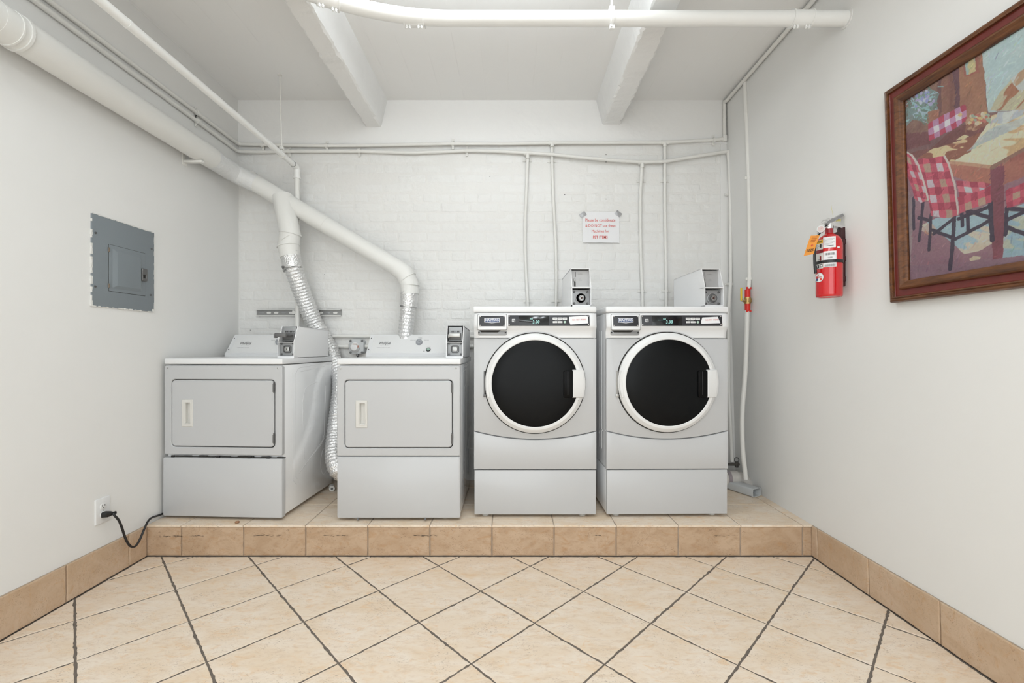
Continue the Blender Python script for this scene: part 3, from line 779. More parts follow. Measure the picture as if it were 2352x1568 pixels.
    shield('badge', M_PAPER, 1112.2, 1147.2, 731.7, 741.3, 1.6, .0062, bp); shield('badge_field', M_BLUE, 1113.4, 1146, 732.7, 740.6, 1.2, .0066, bp)
    ont('brand_lettering', 'MAYTAG', M_PAPER, 1114.6, 1144.8, 733.0, 738.6, .0070, bp, .025)
    ont('brand_lettering', 'COMMERCIAL', M_PAPER, 1120, 1140, 739.3, 740.6, .0070, bp, .01)
    # pull pocket
    bm = bmesh.new(); slab(bm, (Xp(1097.5)+Xp(1163.5))/2, Z(763.8), Xp(1163.5)-Xp(1097.5), Z(757.5)-Z(770.5), .010, -.0035, .01, .0015); pk = finish('drawer_pull', bm, M_GREY, t)
    bm = bmesh.new(); vs = [bm.verts.new((Xp(a), -.0125-.0006*(b < 760), Z(b))) for a, b in ((1100, 758.5), (1150, 758.5), (1143, 763.2), (1105, 763.2))]
    bm2 = bmesh.ops.extrude_face_region(bm, geom=[bm.faces.new(vs)]); bmesh.ops.translate(bm, vec=(0, .01, 0), verts=[v for v in bm2['geom'] if isinstance(v, bmesh.types.BMVert)]); finish('finger_slot', bm, M_GAP, pk)
    for x in (1099.5, 1160.5): bx('clip_hole', M_GAP, pk, Xp(x)-.004, Xp(x)+.004, -.0045, -.002, Z(765.5), Z(762.3))
    # control console
    con = on('control_console', M_PANEL, 1166.8, 1352, 724, 749, .002, .0016, t)
    for x in (1168.8, 1349.2):
        for y in (726.5, 746.5 if x < 1300 else 745.2):
            bm = bmesh.new(); lathe(bm, [(.0036, 0), (.0036, -.001), (.0022, -.0022)], (Xp(x), -.0016, Z(y)-Z(736)), 'y', 12)
            bmesh.ops.transform(bm, matrix=Mx, verts=bm.verts); finish('screw', bm, M_CHROME, con)
    ds = on('display', M_DISP, 1190.5, 1259, 726, 748.3, .0008, .0022, con)
    ont('price_digits', '3.00', M_TEAL, 1222.5, 1238, 736.2, 743, .0026, ds, .0, 0, .12)
    ont('status_lettering', 'PRICE', M_TEAL, 1216, 1222.5, 732, 733.9, .0026, ds, .03)
    ont('status_lettering', 'BALANCE', mat('dim_teal', (.12, .30, .28), .5), 1205, 1215.5, 734.6, 736, .0026, ds, .02)
    bm = bmesh.new(); frame(bm, (Xp(1178.7), Z(736.5)-Z(736), .0175, .0175, .0015), (Xp(1178.7), Z(736.5)-Z(736), .0135, .0135, .001), -.0024, .001, .0003)
    bmesh.ops.transform(bm, matrix=Mx, verts=bm.verts); ic = finish('icon', bm, M_PAPER, con)
    on('icon_mark', M_PAPER, 1176.6, 1181.4, 734.3, 736.2, .0003, .0024, ic, .0002); on('icon_mark', M_PAPER, 1176.6, 1180, 737.6, 738.6, .0003, .0024, ic, .0002)
    for k in range(3):
        b = on('button', M_WHITE2, 1268+k*11.2, 1278.4+k*11.2, 729.6, 734.8, .0012, .0032, con)
        ont('button_lettering', '———', M_INKG, 1269.5+k*11.2, 1277+k*11.2, 731.9, 732.5, .0036, b, 0)
    for k in range(2):
        b = on('button', M_WHITE2, 1268.2+k*11.4, 1278.6+k*11.4, 738, 742.4, .0012, .0032, con)
        ont('button_lettering', '——', M_INKG, 1270+k*11.4, 1277+k*11.4, 740, 740.6, .0036, b, 0)
    on('print_line', M_INKG, 1273, 1286, 736.2, 737, .0002, .0018, con, .0001)
    bm = bmesh.new(); lathe(bm, [(.0068, 0), (.0068, -.0035), (.005, -.005)], (Xp(1295.5), 0, Z(740.3)-Z(736)), 'y', 20); bmesh.ops.transform(bm, matrix=Mx, verts=bm.verts)
    finish('start_button', bm, mat('pale_green_button', (.50, .66, .56), .4), con)
    # taped paper label
    bm = bmesh.new(); pts = [(1306, 728.2), (1344, 725.5), (1348.4, 728), (1349, 743), (1308, 746), (1305, 738)] if not note_torn else [(1306, 729.5), (1342, 727.5), (1347, 742.5), (1303.5, 743.8), (1303, 739)]
    vs = [bm.verts.new(Mx @ Vector((Xp(a), -.0032, Z(b)-Z(736)))) for a, b in pts]; bm.faces.new(vs); nt = finish('paper_label', bm, M_PAPER, con, 0)
    ont('label_lettering', 'NO PET ITEMS', M_REDTXT2, 1312.5, 1343.5, 733.2, 736.6, .0036, nt, .01, R(-1.8))
    # round door
    cx, cz = Xp(1227.6), Z(879.7)
    if hinge_open: cz = Z(879.7)+.004; cx -= .001
    bm = bmesh.new(); lathe(bm, [(.290, .006), (.290, -.0012), (.287, -.0022), (.2835, -.0012), (.2835, .006)], (cx, 0, cz), 'y', 96, False); finish('door_rim', bm, M_WHITE_SHADE, t, 50)
    bm = bmesh.new(); lathe(bm, [(.2845, .002), (.2845, -.0016), (.270, -.0016), (.270, .002)], (cx, 0, cz), 'y', 96, False); finish('dark_door_gap', bm, M_GAP, t, 50)  # dark ring filling the groove around the door
    bm = bmesh.new(); lathe(bm, [(.2770, .000), (.2785, -.010), (.2770, -.018), (.2700, -.026), (.2560, -.036), (.2440, -.038), (.2400, -.036), (.2395, -.022)], (cx, 0, cz), 'y', 96, False)
    door = finish('door', bm, M_WHITE2, t, 24)
    bm = bmesh.new(); lathe(bm, [(.2405, -.024), (.2405, -.034), (.228, -.038), (.19, -.0425), (.12, -.0465), (.04, -.0485), (.002, -.0487)], (cx, 0, cz), 'y', 96); finish('door_glass', bm, M_GLASSB, door, 60)
    # handle and its pocket
    bm = bmesh.new(); slab(bm, Xp(1302.5), Z(880.5), .053, .150, .010, -.0515, -.030, .003); finish('handle_pocket', bm, mat('deep_black', (.003, .003, .003), .3, spec=.1), door)
    bm = bmesh.new(); box(bm, Xp(1301)-.002, Xp(1301)+.002, -.0535, -.050, Z(905), Z(852), .001); finish('latch_bar', bm, M_BLACK, door)
    bm = bmesh.new(); za, zb = Z(911.3), Z(848.2); L = []
    n = 10
    def edge(z): return cx+math.sqrt(max(0, .2780**2-(z-cz)**2))
    for yy, ins in ((-.012, 0), (-.046, 0), (-.0535, .003), (-.055, .006)):
        lp = [(Xp(1311.6)+ins, yy, za+ins), (Xp(1311.6)+ins, yy, zb-ins)]
        for k in range(n+1):
            z = zb-ins-(zb-za-2*ins)*k/n; lp.append((edge(z)-ins*1.6-(.006 if ins else 0), yy+(.012 if yy < -.03 else 0), z))
        L.append(lp)
    loft(bm, L); finish('door_handle', bm, M_CREAM if 0 else M_WHITE2, door, 30)
    # hinge side
    bm = bmesh.new(); za, zb = Z(912), Z(850); L = []
    for yy, ins in ((-.010, 0), (-.030, 0), (-.034, .003)):
        lp = []
        for k in range(n+1):
            z = za+ins+(zb-za-2*ins)*k/n; lp.append((cx-math.sqrt(.2735**2-(z-cz)**2)+ins, yy, z))
        lp += [(Xp(1124)-ins, yy, zb-ins), (Xp(1124)-ins, yy, za+ins)]
        L.append(lp)
    loft(bm, L); finish('hinge_cover', bm, M_WHITE2, door, 30)
    bm = bmesh.new(); cyl(bm, (cx-.281, -.006, Z(908)), (cx-.281, -.006, Z(852)), .0042, 10); box(bm, cx-.287, cx-.272, -.012, -.002, Z(911), Z(905), .001); finish('hinge', bm, M_STEEL if hinge_open else M_DGREY, door)
    if not note_torn: screw('screw', door, Xp(1325.5), -.034, Z(918), .0042)
    washer_coin_box(t, *((.2130, .3240) if not hinge_open else (.2380, .3470)), Z(703.5)-.001)
    return t
washer('white front-loading washer with round black door, the left one, beside the middle dryer', (.142, 2.496, PZ), 0, False, False)
washer('white front-loading washer with round black door, the right one, nearest the right wall', (.8845, 2.503, PZ), R(.9), True, True)
# ------------------------------------------------------------------ ducts and hoses
DZ = 3.055                                            # depth of the duct along the back wall
t = thing('exhaust_duct', 'white painted round exhaust duct along the left wall and down across the bricks', 'duct', (0, 0, 0))
jx = W(560, 405, DZ)                                   # the corner joint
zl = CH+1.19; XD = -1.868
tb('left_wall_run', M_DUCT, t, [(XD, .9, zl+.004), (XD, 2.78, zl-.004)], .066, 28)
bm = bmesh.new(); rs = random.Random(5)
pts = smooth_path([(XD, 2.76, zl-.004), (XD, 2.94, zl-.008), Vector((XD+.02, 3.02, zl-.018)), W(588, 422, DZ)], .012, 3)
tube(bm, pts, lambda i, n, k: .0635+(i/n)*-.004+rs.uniform(-.0012, .0022), 26); finish('taped_elbow', bm, M_TAPE, t, 60)
A = W(572, 412, DZ); B = W(715, 492, DZ); D_ = W(925, 622, DZ)
B2 = A.lerp(D_, .42)
tb('sloping_run', M_DUCT, t, [A, D_], .0572, 28)
def ring(name, p, q, r, h, parent, m=M_DUCT):
    p, q = Vector(p), Vector(q); d = (q-p).normalized(); bm = bmesh.new(); cyl(bm, p-d*h/2, p+d*h/2, r+.0022, 28); return finish(name, bm, m, parent)
ring('collar', A.lerp(D_, .012), D_, .0615, .014, t); 
tb('collar', M_DUCT, t, [A.lerp(D_, .39), A.lerp(D_, .50)], .0592, 28)
tb('branch_saddle', M_DUCT, t, [A.lerp(D_, .02), A.lerp(D_, .40)], .0585, 28)
E1 = W(938, 645, DZ); E2 = W(941, 664, DZ); E3 = W(940, 690, DZ)
tb('end_elbow', M_DUCT, t, [A.lerp(D_, .965), W(929, 627, DZ), W(940, 652, DZ), W(941.5, 676, DZ)], .0615, 28)
ring('seam_ring', W(936, 640, DZ), W(950, 660, DZ), .0635, .006, t); ring('seam_ring', W(942, 655, DZ), W(942, 690, DZ), .0630, .006, t)
# Y-branch going down
Y0 = W(649, 452, DZ-.01); Y1 = W(661, 510, DZ-.045); Y2 = W(667, 537, DZ-.06); Y3 = W(662, 565, DZ-.06); Y4 = W(667, 590, DZ-.06)
tb('branch', M_DUCT, t, [Y0, Y1, Y2, Y3, Y4], .0655, 28)
for a, b in ((Y2, Y3), (Y2.lerp(Y3, .5), Y2.lerp(Y3, .5)+Vector((.02, 0, -.03))), (Y3, Y4)):
    ring('seam_ring', a, b, .0695, .006, t)
# supports of the left run
bm = bmesh.new(); box(bm, XL, XD+.03, 2.655, 2.68, zl-.085, zl-.070, .002); box(bm, XL, XL+.006, 2.65, 2.69, zl-.10, zl+.02, .001); finish('bracket', bm, M_PIPE, t)
ring('seam_ring', (XD, 1.685, zl), (XD, 2, zl), .0685, .010, t); ring('seam_ring', (XD, 1.655, zl), (XD, 2, zl), .0675, .006, t)
bm = bmesh.new(); tube(bm, [(XD, 1.66, zl), (XD, 1.60, zl+.001)], .067, 28); finish('coupling', bm, M_DUCT, t)

def flex(name, label, pts, r, rib, parent=None):
    P = smooth_path(pts, rib/4, 3); rs = random.Random(len(P)); bm = bmesh.new()
    wob = [rs.uniform(-.0022, .0022) for _ in range(len(P)*3)]
    R0 = r if callable(r) else (lambda u: r)
    def rad(i, n, k): 
        ph = (i % 4); base = R0(i/n)
        return base+(.0030, .0008, -.0028, .0004)[ph]+wob[(i*5+k*7) % len(wob)]*.55
    tube(bm, P, rad, 22, False); o = finish(name, bm, M_FOIL, parent, 70)
    if label: tag(o, label, 'hose', 'silver dryer hoses')
    return o, P
# left hose: from the branch down behind the left dryer
h1 = thing('dryer_hose', 'silver foil dryer hose hanging from the branch duct behind the left dryer', 'hose', (0, 0, 0), 0, 'silver foil hoses of the exhaust duct')
q = [W(668, 592, DZ-.06), W(672, 612, DZ-.06), W(684, 645, DZ-.03), W(700, 690, DZ+.02), W(722, 742, DZ+.07), W(748, 786, DZ+.085), W(768, 822, DZ+.075), (-1.152, 3.06, CH-.22),
     (-1.150, 3.00, CH-.40), (-1.145, 2.93, CH-.56), (-1.120, 2.83, CH-.68), (-1.075, 2.77, CH-.765), (-1.035, 2.82, CH-.80), (-1.03, 2.93, CH-.76), (-1.07, 3.04, CH-.72), (-1.13, 3.13, CH-.70)]
flex('foil_tube', None, q[1:], lambda u: .0565-.004*max(0, (u-.35)), .021, h1)
def foil_sleeve(parent, a, b, r):
    bm = bmesh.new(); rs = random.Random(9); n = 14
    pts = [Vector(a).lerp(Vector(b), k/n) for k in range(n+1)]
    tube(bm, pts, lambda i, n_, k: r+rs.uniform(-.002, .0028), 30, False); return finish('foil_tape', bm, M_FOIL, parent, 70)
def clampring(parent, p, q, r):
    p = Vector(p); d = (Vector(q)-p).normalized(); bm = bmesh.new(); cyl(bm, p-d*.006, p+d*.006, r, 28); o = finish('hose_clamp', bm, M_STEEL, parent)
    bm = bmesh.new(); c = p+Vector((-.028, -r*.82, 0)); box(bm, c.x-.018, c.x+.018, c.y-.006, c.y+.006, c.z-.006, c.z+.005, .002); finish('clamp_screw', bm, M_DGREY, o)
foil_sleeve(h1, W(666, 579, DZ-.06), W(672, 616, DZ-.06), .0620)
clampring(h1, W(672, 616, DZ-.06), W(678, 630, DZ-.06), .0615)
h2 = thing('dryer_hose', 'silver foil dryer hose hanging from the duct end behind the middle dryer', 'hose', (0, 0, 0), 0, 'silver foil hoses of the exhaust duct')
flex('foil_tube', None, [W(938, 697, DZ), W(935, 730, DZ), W(931, 770, DZ), W(928, 830, DZ)], .050, .024, h2)
foil_sleeve(h2, W(941, 664, DZ), W(938, 705, DZ), .0595); clampring(h2, W(938, 704, DZ), W(936, 740, DZ), .0585)

# ------------------------------------------------------------------ pipes
def curve_bent(pts, rad, n=6):
    """polyline with rounded corners"""
    pts = [Vector(p) for p in pts]; out = [pts[0]]
    for a, b, c in zip(pts, pts[1:], pts[2:]):
        d1 = (a-b); d2 = (c-b); r = min(rad, d1.length*.45, d2.length*.45)
        p = b+d1.normalized()*r; q = b+d2.normalized()*r
        for k in range(n+1):
            u = k/n; out.append(p*(1-u)**2+b*2*u*(1-u)+q*u*u)
    return out+[pts[-1]]
# large white pipe across the top
PH = CH+1.522; PD = 2.062
t = thing('sprinkler_pipe', 'thick white pipe running across the room under the ceiling beams', 'pipe', (0, 0, 0))
path = curve_bent([(XR(PH)+.02, PD, PH), (-.56, PD, PH), (-1.75, PD-.60, PH)], .30, 14)
tb('pipe', M_PIPEW, t, path, .0325, 28)
ucoup = []
def coupling(px0, px1, p, d):
    bm = bmesh.new(); p = Vector(p); d = Vector(d).normalized(); h = .045
    cyl(bm, p-d*h, p+d*h, .0352, 28)
    cyl(bm, p-d*(h+.002), p-d*(h-.004), .0385, 28); cyl(bm, p+d*(h-.004), p+d*(h+.002), .0385, 28)
    c = finish('coupling', bm, M_PIPEW, t)
    for s in (-.034, -.020, .020, .034):
        bm = bmesh.new(); q = p+d*s+Vector((0, -.006, -.034)); cyl(bm, q, q+Vector((0, 0, -.016)), .0045, 10); cyl(bm, q+Vector((0, 0, -.006)), q+Vector((0, 0, -.011)), .0065, 6)
        finish('bolt', bm, M_PIPEW, c)
coupling(0, 0, (W(952, 43, PD).x, PD, PH), (1, 0, 0)); coupling(0, 0, (W(1840, 43, PD).x, PD, PH), (1, 0, 0))
k = min(range(len(path)), key=lambda i: abs(path[i].x*F/path[i].y+CX-757)); dd = Vector((1.19, .60, 0))
p = path[k]; u = (W(757, 0, 1).x*1.0); 
# place the left coupling on the straight branch
br_dir = dd.normalized(); base = Vector((-.56, PD, PH)); 
best = min((base-br_dir*s*.01 for s in range(0, 120)), key=lambda q: abs(q.x*F/q.y+CX-757)); coupling(0, 0, best, br_dir)
hx = W(1405, 43, PD).x
bm = bmesh.new(); cyl(bm, (hx, PD, PH+.03), (hx, PD, ZC), .0048, 10); finish('hanger_rod', bm, M_PIPEW, t)
bm = bmesh.new(); cyl(bm, (hx-.006, PD, PH), (hx+.006, PD, PH), .0375, 28); box(bm, hx-.013, hx+.013, PD-.012, PD+.012, PH+.034, PH+.052, .002); box(bm, hx-.012, hx+.012, PD-.012, PD+.004, PH-.052, PH-.033, .002)
cyl(bm, (hx-.004, PD-.02, PH-.045), (hx-.004, PD+.01, PH-.045), .004, 8); finish('pipe_hanger', bm, M_PIPEW, t)
bm = bmesh.new(); cyl(bm, (XR(PH)-.004, PD, PH), (XR(PH)+.01, PD, PH), .042, 24); finish('wall_flange', bm, M_WALL, t)

# thinner pipe along the left side that turns down behind the duct
X1 = -1.482
t = thing('water_pipe', 'white painted pipe from the left foreground ceiling that elbows down behind the exhaust duct', 'pipe', (0, 0, 0))
e = W(682, 384, 3.10); zz = e.z
tb('pipe', M_PIPEW, t, [(e.x, .6, zz), (e.x, 3.085, zz)], .0180, 20)
tb('riser', M_PIPE, t, [(e.x, 3.10, zz-.02), (e.x, 3.115, CH+.3), (W(676, 760, 3.12).x, 3.12, PZ)], .0170, 18)
bm = bmesh.new(); tube(bm, curve_bent([(e.x, 3.045, zz), (e.x, 3.10, zz), (e.x, 3.10, zz-.075)], .04, 8), .0205, 20); cyl(bm, (e.x, 3.045, zz), (e.x, 3.055, zz), .0235, 20); cyl(bm, (e.x, 3.10, zz-.080), (e.x, 3.10, zz-.066), .0240, 20); finish('elbow', bm, M_PIPEW, t)
rx = e.x-.004
bm = bmesh.new(); cyl(bm, (rx-.012, 2.90, ZC), (rx, 2.90, zz+.05), .0048, 8); cyl(bm, (rx-.012, 2.90, ZC-.006), (rx-.012, 2.90, ZC), .014, 12); finish('hanger_rod', bm, M_PIPE, t)
bm = bmesh.new(); box(bm, rx-.012, rx+.012, 2.888, 2.912, zz+.034, zz+.054, .002); cyl(bm, (rx, 2.896, zz), (rx, 2.904, zz), .0225, 20); cyl(bm, (rx, 2.90, zz+.035), (rx, 2.90, zz+.018), .004, 8); finish('pipe_hanger', bm, M_PIPE, t)
bm = bmesh.new(); cyl(bm, (e.x, 1.72, zz), (e.x, 1.73, zz), .0195, 20); finish('coupling', bm, M_PIPEW, t)

# ------------------------------------------------------------------ conduits
CB = YB-.012
def strap(parent, p, axis, wall, r):
    """p centre of the conduit; axis 'x','z','y'; wall normal 'y' (back), 'x-' left wall, 'x+' right wall"""
    bm = bmesh.new(); p = Vector(p); h = .009
    d = {'x': Vector((1, 0, 0)), 'z': Vector((0, 0, 1)), 'y': Vector((0, 1, 0))}[axis]
    cyl(bm, p-d*h, p+d*h, r*1.36, 14)
    n = {'y': Vector((0, 1, 0)), 'x-': Vector((-1, 0, 0)), 'x+': Vector((1, 0, 0))}[wall]; s = n.cross(d)
    for sg in (1, -1):
        c = p+n*(r*.55)+s*sg*(r*2.0); hw = Vector([abs(a) for a in (d*h*.9+s*(r*1.05)+n*.0022)])
        box(bm, c.x-hw.x, c.x+hw.x, c.y-hw.y, c.y+hw.y, c.z-hw.z, c.z+hw.z, .0006, 1)
        c2 = c-n*.003; cyl(bm, c2, c2-n*.003, .0036, 8)
    return finish('strap', bm, M_PIPE, parent)
def conduit(label, pts, r, straps=(), group=None, rad=.03, extra=None):
    t = thing('conduit', label, 'conduit', (0, 0, 0), 0, group)
    tb('pipe', M_PIPE, t, curve_bent(pts, rad, 6), r, 14)
    for a in straps: strap(t, *a, r)
    return t
ra = .0120
def BW(px, py, off=ra): d = CB-off; return W(px, py, d)
def BK(px, py, off=ra): d = YB-off+.001; return W(px, py, d)
def LW(px, py): return WX(px, py, XL+ra+.001)
def cw(px, py, z=None):
    # on the right wall or ceiling corner
    X = 1.549-.014; return WX(px, py, X)
ptsA = [LW(60, -44), LW(119, 0), LW(469, 262), LW(549, 327)]
pa0 = BW(553, 331)
zA = pa0.z
A_l = [Vector((XL+ra+.001, .9, zA+.012)), Vector((XL+ra+.001, CB-ra, zA))]
A_b = [BW(640, 333), BW(750, 334.5), BW(860, 333.5), BW(1040, 329.8), BW(1160, 330), BW(1268, 328), BW(1400, 327.5), BW(1527, 326.8), BW(1645, 321), BW(1664, 318)]
A_up = [BW(1664, 233)]
xc = XR(ZC)-ra-.004
A_r = [Vector((xc, 2.95, ZC-.020)), Vector((xc-.004, 2.0, ZC-.016)), Vector((xc-.004, 1.2, ZC-.016))]
t = conduit('upper white conduit running along the left wall, the lintel and up the right ceiling corner', A_l+A_b, ra,
            [((A_l[0].lerp(A_l[1], .811).x, 2.765, zA+.003), 'y', 'x-')]+[(BW(px, py), 'x', 'y') for px, py in ((603, 333), (750, 334.5), (1040, 329.8), (1640, 321.5))])
e = BW(1664, 318)
tb('corner_riser', M_PIPE, t, curve_bent([e, BW(1664, 232), Vector((xc, CB-.04, ZC-.03)), Vector((xc, 2.9, ZC-.026)), Vector((xc-.004, .9, ZC-.02))], .02, 4), ra, 14)
bm = bmesh.new(); box(bm, e.x-.014, e.x+.014, e.y-.014, e.y+.012, e.z-.022, e.z+.02, .004); finish('elbow_fitting', bm, M_PIPE, t)
for px, py in ((1268, 328), (1527, 327)):
    p = BW(px, py); bm = bmesh.new(); cyl(bm, p-Vector((.026, 0, 0)), p+Vector((.026, 0, 0)), ra*1.25, 14); cyl(bm, p, p-Vector((0, 0, .03)), ra*1.15, 14); finish('tee_fitting', bm, M_PIPE, t)
pB = BK(554, 350, .014); zB = pB.z
B_l = [Vector((XL+ra+.001, .9, zB+.028)), Vector((XL+ra+.001, CB-.016, zB))]
B_b = [BK(600, 349, .018), BK(664, 347.3, .018), BK(825, 347, .018), BK(947, 351, .018), BK(1072, 346, .018), BK(1140, 347, .02), BK(1211.7, 351, .024), BK(1268, 354.5, .036), BK(1330, 361, .038), BK(1398, 367, .038),
       BK(1475, 372.4, .030), BK(1526, 371, .034), BK(1606, 357.5, .04), BK(1672, 347.5, .03)]
t = conduit('lower white conduit running under the lintel, sagging across the bricks to the right corner', B_l+B_b, ra,
            [((XL+ra+.001, 2.765, zB+.006), 'y', 'x-')]+[(BK(px, py, .016), 'x', 'y') for px, py in ((664, 347.3), (825, 347), (1072, 346))])
tb('corner_drop', M_PIPE, t, curve_bent([BK(1672, 347.5, .03), BK(1674.5, 372, .03), BK(1677, 441, .03), BK(1678, 560, .04), BK(1678, 650, .04), BK(1673, 720, .05), BK(1674, 900, .08), BK(1682, 1060, .10)], .01, 3), ra, 14)
for py in (446, 652):
    strap(t, BK(1677.6, py, .028), 'z', 'y', ra)
for px, py in ((1211.7, 351.5), (1475, 372.5)):
    p = BK(px, py, .026); bm = bmesh.new(); cyl(bm, p-Vector((.028, 0, 0)), p+Vector((.028, 0, 0)), ra*1.25, 14); cyl(bm, p, p-Vector((0, 0, .04)), ra*1.15, 14); finish('tee_fitting', bm, M_PIPE, t)
dg = 'thin white conduits dropping down the brick wall behind the washers'
drops = [([(1212.5, 353), (1210, 420), (1206.5, 500), (1206, 570), (1209, 640), (1212.5, 700), (1212.5, 800)], ((1211.5, 368), (1212.4, 692)), 'thin white conduit on the bricks, first from the left above the left washer'),
         ([(1268, 330), (1268, 372), (1271, 460), (1276.5, 560), (1278, 640), (1277, 700), (1277, 800)], ((1268, 370), (1277.3, 691)), 'thin white conduit on the bricks, second from the left above the left washer'),
         ([(1475, 374), (1471, 440), (1470.5, 520), (1473, 620), (1475, 668), (1476, 700), (1476, 800)], ((1473.5, 415), (1475, 668)), 'thin white conduit on the bricks, third from the left, hanging from the sagging conduit'),
         ([(1527, 328), (1527, 467), (1529, 580), (1530, 668), (1530, 700), (1530, 800)], ((1527, 415), (1530, 668)), 'thin white conduit on the bricks just left of the right washer coin box')]
for i, (pp, ss, lab) in enumerate(drops):
    o0 = .016
    t = conduit(lab, [BK(a, b, o0 if k else (.024 if i % 2 == 0 else .02)) for k, (a, b) in enumerate(pp)], .0108, [(BK(a, b, .0125), 'z', 'y') for a, b in ss], dg, .05)
# right wall conduit with the valve
def RW(px, py, off=.0):
    # point near depth 2.92 at the given pixel
    d = 2.925; return W(px, py, d)
t = thing('water_line', 'white painted pipe down the right wall near the corner, bowing out below its valve', 'pipe', (0, 0, 0))
pts = [RW(1711, 186), RW(1712, 230), RW(1715, 283), RW(1719.5, 408), RW(1721.5, 520), RW(1721.5, 640), RW(1717, 690)]
tb('pipe', M_PIPE, t, curve_bent(pts, .03, 4), .0128, 14)
pts = [RW(1717, 690), RW(1716, 730), RW(1714, 800), RW(1711, 870), RW(1705, 930), RW(1704, 985), RW(1706, 1040), RW(1711, 1080), RW(1713, 1100)]
tb('hose', M_PIPE, t, smooth_path(pts, .02, 2), .0150, 14)
for px, py in ((1720, 408), (1721.5, 640)): 
    p = RW(px, py); bm = bmesh.new(); cyl(bm, p-Vector((0, 0, .008)), p+Vector((0, 0, .008)), .0155, 14); box(bm, p.x-.026, p.x+.03, p.y-.0015, p.y+.004, p.z-.009, p.z+.009, .001); finish('strap', bm, M_PIPE, t)
v = RW(1717, 690)
bm = bmesh.new(); rs = random.Random(2)
for z0_, z1_ in ((.022, .072), (-.064, -.018)):
    cyl(bm, (v.x, v.y, v.z+z0_), (v.x, v.y, v.z+z1_), .0172, 14)
    for k in range(5):
        x = v.x-.014+.007*k; zz_ = v.z+(z1_ if z0_ > 0 else z0_); l = rs.uniform(.004, .016)*(1 if z0_ > 0 else -1)
        a, b = sorted((zz_, zz_+l)); box(bm, x-.003, x+.003, v.y-.0165, v.y-.014, a, b)
finish('red_pipe_paint', bm, M_RTAG, t)
bm = bmesh.new(); cyl(bm, (v.x, v.y, v.z-.022), (v.x, v.y, v.z+.022), .0205, 8); cyl(bm, (v.x, v.y, v.z-.012), (v.x, v.y, v.z+.012), .0245, 14); cyl(bm, (v.x-.02, v.y-.008, v.z), (v.x-.040, v.y-.012, v.z), .009, 10)
val = finish('valve', bm, M_BRASS, t)
bm = bmesh.new(); cyl(bm, (v.x-.034, v.y-.012, v.z-.001), (v.x-.048, v.y-.014, v.z-.001), .0065, 6); tube(bm, [(v.x-.030, v.y-.016, v.z), (v.x-.046, v.y-.018, v.z+.012), (v.x-.050, v.y-.018, v.z+.03)], .0045, 8); finish('valve_stem', bm, M_STEEL, val)
lv = W(1702.5, 678, v.y-.02); bm = bmesh.new(); box(bm, lv.x-.0065, lv.x+.0065, lv.y-.004, lv.y+.004, lv.z-.035, lv.z+.050, .004, 2); finish('valve_lever', bm, M_YELLOW, val)

# ------------------------------------------------------------------ slotted channel, isolator switch and wall pipes
t = thing('slotted_channel', 'slotted steel strut channel screwed horizontally to the bricks behind the silver hose', 'bracket', W(685, 718, YB-.02))
def chan(x0, x1):
    bm = bmesh.new(); box(bm, x0, x1, .000, .018, .019, .022); box(bm, x0, x1, -.012, .018, -.022, -.018); box(bm, x0, x1, -.006, .018, .018, .022)
    return finish('channel', bm, M_PIPE, t)
k = YB/F
x0, x1 = -97*k, 97*k
chan(x0, x1)
bx('channel_back', mat('weathered_zinc', (.30, .30, .295), .5, metal=.4, bump=(50, .4, .001)), t, x0, x1, .012, .018, -.018, .018)
for i in range(11):
    c = x0+.035+i*.053
    if abs(c) < .02: continue
    bm = bmesh.new(); slab(bm, c, 0, .030, .014, .007, .0095, .0125, .0004, 6); finish('slot', bm, M_MORTAR if i % 3 else M_GREY, t)
bm = bmesh.new(); box(bm, -.035, -.018, -.02, .0, -.012, .014, .002); cyl(bm, (-.022, -.022, 0), (-.022, -.008, 0), .012, 10); finish('pipe_clamp', bm, M_PIPE, t)

t = thing('isolator_switch', 'grey wall box with a white rotary knob and black cord, between the two dryer consoles', 'switch', W(821, 796, YB-.03))
bm = bmesh.new(); slab(bm, 0, 0, .104, .104, .022, -.022, .03, .006); box_ = finish('box', bm, M_GRBOX, t)
for sx in (-1, 1):
    for sz in (-1, 1):
        bm = bmesh.new(); cyl(bm, (sx*.041, -.026, sz*.041), (sx*.041, -.02, sz*.041), .0085, 12); finish('screw', bm, M_DGREY, box_)
bm = bmesh.new(); lathe(bm, [(.034, -.020), (.034, -.032), (.028, -.040), (.022, -.050), (.012, -.052)], (-.008, 0, -.004), 'y', 24); finish('rotary_knob', bm, M_WHITE2, t)
bm = bmesh.new(); box(bm, -.012, .014, -.0535, -.051, .016, .020, .0005); box(bm, .018, .022, -.05, -.046, -.006, .010, .0005); finish('pointer_mark', bm, mat('rust_mark', (.45, .12, .05), .6), t)
tb('cord', M_BLACK, t, [(.005, -.012, -.05), (.005, -.012, -.14)], .006, 10)
bm = bmesh.new(); cyl(bm, (.005, -.012, -.048), (.005, -.012, -.066), .010, 12); finish('cord_grip', bm, M_DGREY, t)
wp = [(765, 772, 1095, 773, .0115, 'upper of the two white pipes behind the dryers, by the grey switch box'), (765, 795, 1098, 795, .0135, 'lower of the two white pipes behind the dryers, entering the grey switch box')]
